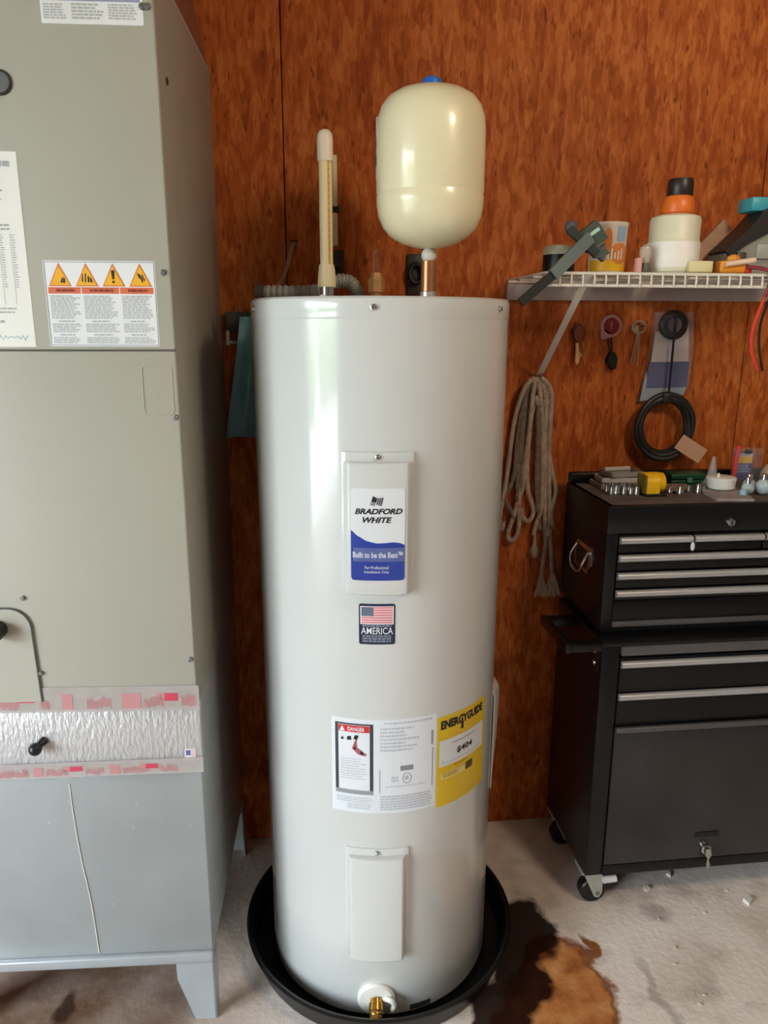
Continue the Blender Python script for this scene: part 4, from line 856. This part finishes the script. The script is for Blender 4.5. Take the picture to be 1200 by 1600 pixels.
drawer(TC, CX0+.046, CX1-.046, .604, .692, .001, .676)
drawer(TC, CX0+.046, CX1-.046, .518, .6015, .001, .593)
dr_ = obj('cabinet_door', G().box(CX0+.046, CX1-.046, -.001, .018, .130, .512, .003), M('dusty_black_door', (36, 33, 35), .26, var=.35, vscale=6, spec=.6), TC)
obj('door_lip', G().box(CX0+.048, CX1-.048, -.010, .002, .500, .514, .004, 3), M('grey_lip_steel', (84,80,80)), dr_)
obj('door_slot', G().box(.800, .862, -.003, .0, .192, .206, .001), M('slot_black', (10, 10, 10), .6), dr_)
lk = obj('door_lock', G().lathe([(.013, 0), (.013, .006), (.009, .009), (1e-4, .009)], (.832, -.001, .158), 18, dirv=(0, -1, 0)), CHROME, dr_)
kk = obj('door_key', G().prism([(.826, .166), (.838, .166), (.842, .148), (.836, .135), (.841, .118), (.836, .104), (.830, .122), (.832, .138), (.825, .150)], lambda a, b: (a, -.016, b), lambda a, b: (a, -.013, b)), CHROME, dr_, label='chrome key left in the lock')
# side push handle
hb = obj('push_handle', G().box(.430, .446, .0, .185, .708, .734, .004), TBK, TC)
for y0 in (.0, .157): obj('handle_arm', G().box(.445, CX0, y0, y0+.028, .711, .731, .003), TBK, hb)
for z in (.697, .668): obj('handle_bolt', G().lathe([(.0075, 0), (.0075, .003), (.005, .006), (1e-4, .006)], (CX0, .038, z), 12, dirv=(-1, 0, 0)), CHROME, hb)
obj('handle_plate', G().box(CX0-.003, CX0, .016, .058, .650, .718, .001), TBK, hb)
# casters
def caster(x, y, s):
    P = [(x-.030, .098), (x+.022, .098), (x+.024, .034), (x+.016, .020), (x+.004, .024)]
    p = obj('caster', G().prism(P, lambda a, b: (a, y-.024, b), lambda a, b: (a, y-.021, b)).prism(P, lambda a, b: (a, y+.021, b), lambda a, b: (a, y+.024, b)).box(x-.034, x+.034, y-.027, y+.027, .092, .100, .001), M('galvanised', (190, 192, 184), .42, .5, var=.12, vscale=30), TC)
    obj('caster_wheel', G().lathe([(.010, -.016), (.030, -.016), (.034, -.012), (.034, .012), (.030, .016), (.010, .016)], (x+.004, y, .034), 28, dirv=(0, 1, 0)), BLACKP, p)
    obj('caster_axle', G().cyl((x+.012, y-.027, .034), (x+.012, y+.027, .034), .005, n=12), STEEL, p)
caster(.552, .040, 1); caster(1.150, .040, 1); caster(.552, .262, 1); caster(1.150, .262, 1)
obj('foot_bolt', G().cyl((.566, -.004, .090), (.600, -.004, .092), .0085, n=16), M('pale_bolt', (206, 204, 204), .4), TC)

# ------------------------------------------------------------------ tool chest on the cabinet
HX0, HX1, HY0, HY1, HZ0, HZ1 = .526, 1.165, .040, .315, .7335, 1.048
TH = thing('tool_chest', 'black steel tool chest with aluminium drawer pulls on top of the roller cabinet', 'tool chest', (HX0, .18, HZ0))
obj('chest_body', G().box(HX0, HX0+.028, HY0, HY1, .750, HZ1, .003).box(HX1-.028, HX1, HY0, HY1, .750, HZ1, .003).box(HX0+.001, HX1-.001, HY1-.01, HY1, .75, HZ1-.001).box(HX0+.001, HX1-.001, HY0+.002, HY1-.001, .75, .768).box(HX0+.02, HX1-.02, HY0+.012, HY1-.01, .80, .812), TBK, TH)
obj('chest_foot', G().box(HX0+.012, HX1-.012, HY0+.02, HY1-.012, .7335, .751), M('slot_black', (10,10,10)), TH)
obj('chest_lid', G().box(HX0-.001, HX1+.001, HY0-.001, HY1+.001, .981, HZ1, .004), TBK, TH)
obj('lid_mat', G().box(HX0+.012, HX1-.012, HY0+.008, HY1-.024, HZ1-.001, HZ1+.0004, 0), M('dusty_brown_mat', (92, 80, 74), .9, var=.3, vscale=30), TH)
obj('lid_rear_lip', G().box(HX0, HX1, HY1-.022, HY1, HZ1, HZ1+.028, .006), TBK, TH)
obj('chest_lower_panel', G().box(HX0+.029, HX1-.029, HY0+.001, HY0+.018, .768, .818, .002), TBD, TH)
obj('lower_lip', G().box(HX0+.029, HX1-.029, HY0-.004, HY0+.008, .754, .768, .003), M('grey_lip_steel', (84,80,80)), TH)
lk2 = obj('chest_lock', G().lathe([(.0105, 0), (.0105, .006), (.008, .010), (1e-4, .010)], (.820, HY0-.001, 1.004), 18, dirv=(0, -1, 0)), CHROME, TH)
obj('keyhole', G().box(.8188, .8212, HY0-.0125, HY0-.0105, .999, 1.009), BLACKM, lk2)
xs = [(.556, .731), (.735, .906), (.910, 1.136)]
for a, b in xs: drawer(TH, a, b, .936, .979, HY0, .966)
for z0, z1, hz in ((.893, .933, .923), (.850, .890, .880), (.820, .847, .837)): drawer(TH, .556, 1.136, z0, z1, HY0, hz)
obj('chest_drip', G().sphere((.728, HY0-.014, .951), .005, (1, .8, 2.2), 10), M('pale_drip', (206, 206, 206), .4), TH)
# bail handle on the left side
sh_ = obj('side_handle', G().prism([(.118, .924), (.205, .926), (.222, .905), (.220, .858), (.135, .856), (.116, .880)], lambda a, b: (HX0-.003, a, b), lambda a, b: (HX0, a, b)), CHROME, TH, label='chrome recessed side handle')
obj('handle_bail', G().tube(bez([(HX0-.005, .205, .915), (HX0-.018, .210, .885), (HX0-.020, .195, .860), (HX0-.020, .150, .858), (HX0-.018, .132, .882), (HX0-.005, .130, .912)], 6), .0035, 8), CHROME, sh_)
obj('handle_recess', G().prism([(.130, .912), (.198, .913), (.207, .897), (.204, .868), (.146, .866), (.130, .886)], lambda a, b: (HX0-.0045, a, b), lambda a, b: (HX0-.003, a, b)), M('recess_brown', (44, 36, 30), .5), sh_)

# things on the chest
CT = HZ1+.0005
TR = thing('parts_tray', 'stack of grey plastic parts trays on the left of the tool chest', 'tray', (.63, .25, CT))
TRM = M('grey_tray_plastic', (158, 150, 144), .45, var=.1)
for i, (dx, dz, ln, rot) in enumerate(((0, 0, .115, .05), (.004, .0135, .105, -.08), (.012, .027, .090, .16))):
    hw, hd_ = ln/2, .035-.003*i
    gtr = G().box(-hw, hw, -hd_, hd_, 0, .002).box(-hw, hw, -hd_, -hd_+.003, 0, .013).box(-hw, hw, hd_-.003, hd_, 0, .013).box(-hw, -hw+.003, -hd_, hd_, 0, .013).box(hw-.003, hw, -hd_, hd_, 0, .013)
    ca, sa = math.cos(rot), math.sin(rot)
    obj('tray_tier', gtr.map(lambda x, y, z: (.632+dx+x*ca-y*sa, .250+x*sa+y*ca, CT+dz+z)), [TRM, M('pale_tray_plastic', (196, 190, 184), .45), TRM][i], TR)
obj('tray_tube', G().cyl((.590, .232, CT+.046), (.660, .244, CT+.046), .006, n=12), M('pale_tray_plastic', (168,162,156)), TR)
YT = thing('tape_measure', 'bright yellow tape measure standing on the tool chest', 'tape measure', (.668, .150, CT))
YEL = M('yellow_case', (240, 184, 16), .4, var=.04)
gy = G().prism([(.146+.026*math.cos(t), CT+.029+.026*math.sin(t)) if True else 0 for t in [math.pi*i/10*1.0 for i in range(11)]]+[(.120, CT+.006), (.172, CT+.006)], lambda a, b: (.652, a, b), lambda a, b: (.684, a, b))
obj('measure_case', gy, YEL, YT)
obj('measure_side', G().cyl((.684, .146, CT+.030), (.700, .146, CT+.030), .0255, .023, 24), YEL, YT)
obj('measure_base', G().box(.650, .702, .118, .175, CT, CT+.007, .002), BLACKP, YT)
obj('measure_bumper', G().box(.648, .653, .122, .17, CT+.006, CT+.05, .002), M('olive_bumper', (120, 100, 20), .5), YT)
GBX = thing('green_case', 'dark green plastic case at the back of the tool chest', 'case', (.82, .262, CT))
gm_ = M('dark_green_case', (18, 74, 48), .4, var=.15)
obj('case_base', G().box(.772, .868, .236, .284, CT, CT+.014, .003), gm_, GBX)
obj('case_lid', G().box(.770, .870, .234, .286, CT+.015, CT+.030, .004), gm_, GBX)
obj('case_latch', G().box(.812, .826, .231, .236, CT+.008, CT+.021, .001), M('green_latch', (90, 130, 110), .5), GBX)
WT = thing('white_tub', 'low round white tub on a folded paper on the tool chest', 'tub', (.857, .160, CT))
PAPZ = CT+.010
on('folded_paper', 'folded pale paper under the white tub on the chest edge', 'paper', G().add([(.795, .060, CT), (.880, .048, CT), (.905, .150, CT), (.905, .185, CT), (.810, .190, CT), (.795, .060, PAPZ-.003), (.880, .048, PAPZ-.004), (.905, .150, PAPZ-.001), (.905, .185, PAPZ-.001), (.810, .190, PAPZ-.001)], [(4,3,2,1,0), (5,6,7,8,9)]+[(i, (i+1) % 5, 5+(i+1) % 5, 5+i) for i in range(5)]), M('dusty_paper', (150, 138, 132), .8, var=.15, vscale=25), (.85, .12, CT))
obj('tub_body', G().lathe([(.030, PAPZ), (.0325, PAPZ+.003), (.0335, PAPZ+.020), (.0345, PAPZ+.022), (.0345, PAPZ+.027), (.032, PAPZ+.0285), (1e-4, PAPZ+.0285)], (.857, .155, 0), 32), WHITEPL, WT)
obj('tub_nib', G().lathe([(.006, PAPZ+.028), (.002, PAPZ+.038)], (.846, .150, 0), 10), WHITEPL, WT)
on('clear_cone', 'clear pointed plastic cone standing behind the white tub', 'cone', G().lathe([(.024, CT), (.024, CT+.006), (.014, CT+.022), (.008, CT+.05), (.0035, CT+.075), (.002, CT+.076)], (.873, .225, 0), 20), clear_material('frosted_plastic', (206, 196, 190), .55, .3), (.873, .225, CT))
BP = thing('blister_pack', 'clear blister pack with blue and yellow card and a red pen', 'blister pack', (.975, .262, CT))
obj('blister_card', G().box(.950, 1.004, .262, .265, CT+.004, CT+.078, .001), M('card_violet', (84, 84, 150), .5, var=.12), BP)
obj('card_yellow', G().box(.962, 1.000, .2605, .262, CT+.050, CT+.068), M('card_yellow_print', (226, 178, 84), .5), BP)
obj('card_white', G().box(.958, 1.000, .2600, .262, CT+.068, CT+.076), M('card_white_print', (206, 200, 206), .5), BP)
obj('card_lettering', rects(greek(.962, .998, CT+.024, CT+.046, 4, .6, .2), lambda u, d, v: (u, .2612-d, v), 0), M('card_pale_print', (160, 156, 190), .6), BP)
obj('blister_shell', G().box(.944, 1.018, .240, .268, CT, CT+.092, .006, 3), CLEAR, BP)
obj('red_pen', G().tube([(.946, .250, CT+.01), (.948, .250, CT+.06), (.953, .250, CT+.098)], .0062, 10), M('red_pen_mat', (214, 60, 62), .4), BP)
obj('blister_tool', G().box(.976, .992, .252, .262, CT+.076, CT+.086, .002), BLACKP, BP)
on('white_dome', 'pale plastic dome at the right back of the tool chest', 'dome', G().lathe([(.042, CT), (.042, CT+.018), (.038, CT+.034), (.028, CT+.046), (.014, CT+.053), (1e-4, CT+.055)], (1.065, .245, 0), 32), M('pale_dome', (196, 180, 160), .5), (1.065, .245, CT))
GLB = clear_material('pale_glass', (200, 216, 220), .75, .06)
for i, (x, y, r, lab) in enumerate(((.905, .118, .0150, 'left clear glass bulb beside the blister pack'), (.945, .118, .0190, 'large clear glass bulb nearest the chest front'), (.925, .145, .0165, 'clear glass bulb leaning behind two others'), (.967, .140, .0150, 'rightmost clear glass bulb on the tool chest'))):
    b_ = thing('glass_bulb', lab, 'bulb', (x, y, CT), group='glass bulbs on the tool chest')
    obj('bulb_envelope', G().sphere((x, y, CT+r), r, (1, 1, 1), 18), GLB, b_)
    obj('bulb_cap', G().lathe([(.007, CT+r*1.75), (.0065, CT+r*1.75+.016), (.003, CT+r*1.75+.018)], (x, y, 0), 12), CHROME, b_)
on('blue_bead', 'small pale blue bead in front of the glass bulbs', 'bead', G().sphere((.878, .092, CT+.0105), .0105, (.9, .9, 1), 16), M('pale_blue_bead', (150, 184, 206), .25), (.878, .092, CT))
# loose sockets and bits, all alike
sk = thing('socket', 'small chrome socket lying loose on the tool chest front', 'socket', (.58, .15, CT), group='loose sockets on the tool chest')
obj('socket_shell', G().lathe([(.0065, 0), (.0065, .008), (.0055, .010), (.0055, .022), (.0042, .022), (.0042, .016), (1e-4, .016)], (.58, .15, CT), 14, capends=False), CHROME, sk)
obj('socket_collar', G().lathe([(.0068, .0015), (.0068, .0045)], (.58, .15, CT), 14, capends=False), STEEL, sk)
for i in range(20):
    x = .575+.030*(i % 9)*.5+R_.uniform(-.003, .003); y = .175-.028*(i//9)*1.1+R_.uniform(-.005, .005)-.06*(x-.575)
    if i >= 14: x = .725+.017*(i-14); y = .145+R_.uniform(-.018, .012)
    copy_tree(sk, (x, y, CT), R_.uniform(0, 3), scale=R_.uniform(.7, 1.15))
on('steel_wrench', 'short steel wrench lying between sockets and tape measure', 'wrench', slab((.600, .190, CT+.006), (.648, .200, CT+.012), (0, .006, 0), (0, 0, .003)).sphere((.650, .2, CT+.012), .009, (1, 1, .5), 12), STEEL, (.62, .195, CT))
on('paper_scrap', 'flat tan paper scrap on the tool chest before the green case', 'paper', G().add([(.735, .175, CT+.001), (.78, .165, CT+.004), (.80, .21, CT+.010), (.75, .225, CT+.008), (.735, .175, CT), (.78, .165, CT), (.80, .21, CT), (.75, .225, CT)], [(0,1,2,3), (7,6,5,4), (0,4,5,1), (1,5,6,2), (2,6,7,3), (3,7,4,0)]), M('tan_scrap', (150, 124, 106), .8, var=.12), (.76, .19, CT))
on('steel_knife', 'narrow steel blade lying beside the yellow tape measure', 'blade', slab((.715, .205, CT+.004), (.758, .150, CT+.004), (.005, .004, 0), (0, 0, .002)), M('dull_blade', (160, 148, 138), .4, .5), (.73, .18, CT))

# ------------------------------------------------------------------ litter on the floor
chipm = M('white_chip', (226, 222, 216), .5)
def chip(x, y, s, lab, rot):
    ca, sa = math.cos(rot), math.sin(rot)
    gg = G().prism([(-.009*s, -.004*s), (.006*s, -.006*s), (.010*s, .003*s), (-.002*s, .007*s)], lambda a, b: (x+a*ca-b*sa, y+a*sa+b*ca, 0), lambda a, b: (x+a*ca-b*sa, y+a*sa+b*ca, .006*s))
    on('plastic_chip', lab, 'litter', gg, chipm, (x, y, 0))
chip(.715, .052, 1.1, 'white chip on the floor nearest the caster', .4)
chip(.800, .098, 1., 'white chip on the floor under the door key', 1.2)
chip(.955, -.020, 1.6, 'largest white chip on the floor at the right edge', .8)
sm_ = thing('cement_crumb', 'tiny pale crumb on the concrete floor before the cabinet', 'litter', (.70, -.05, 0), group='pale crumbs on the floor')
obj('crumb', G().sphere((.70, -.05, .0018), .0022, (1, 2.2, .8), 8), M('pale_crumb', (206, 194, 182), .8), sm_)
for i in range(16):
    x = R_.uniform(.50, .95); y = R_.uniform(-.32, .06)
    if x < .55 and y < -.05: x += .15
    copy_tree(sm_, (x, y, 0), R_.uniform(0, 3), scale=R_.uniform(.6, 1.4))
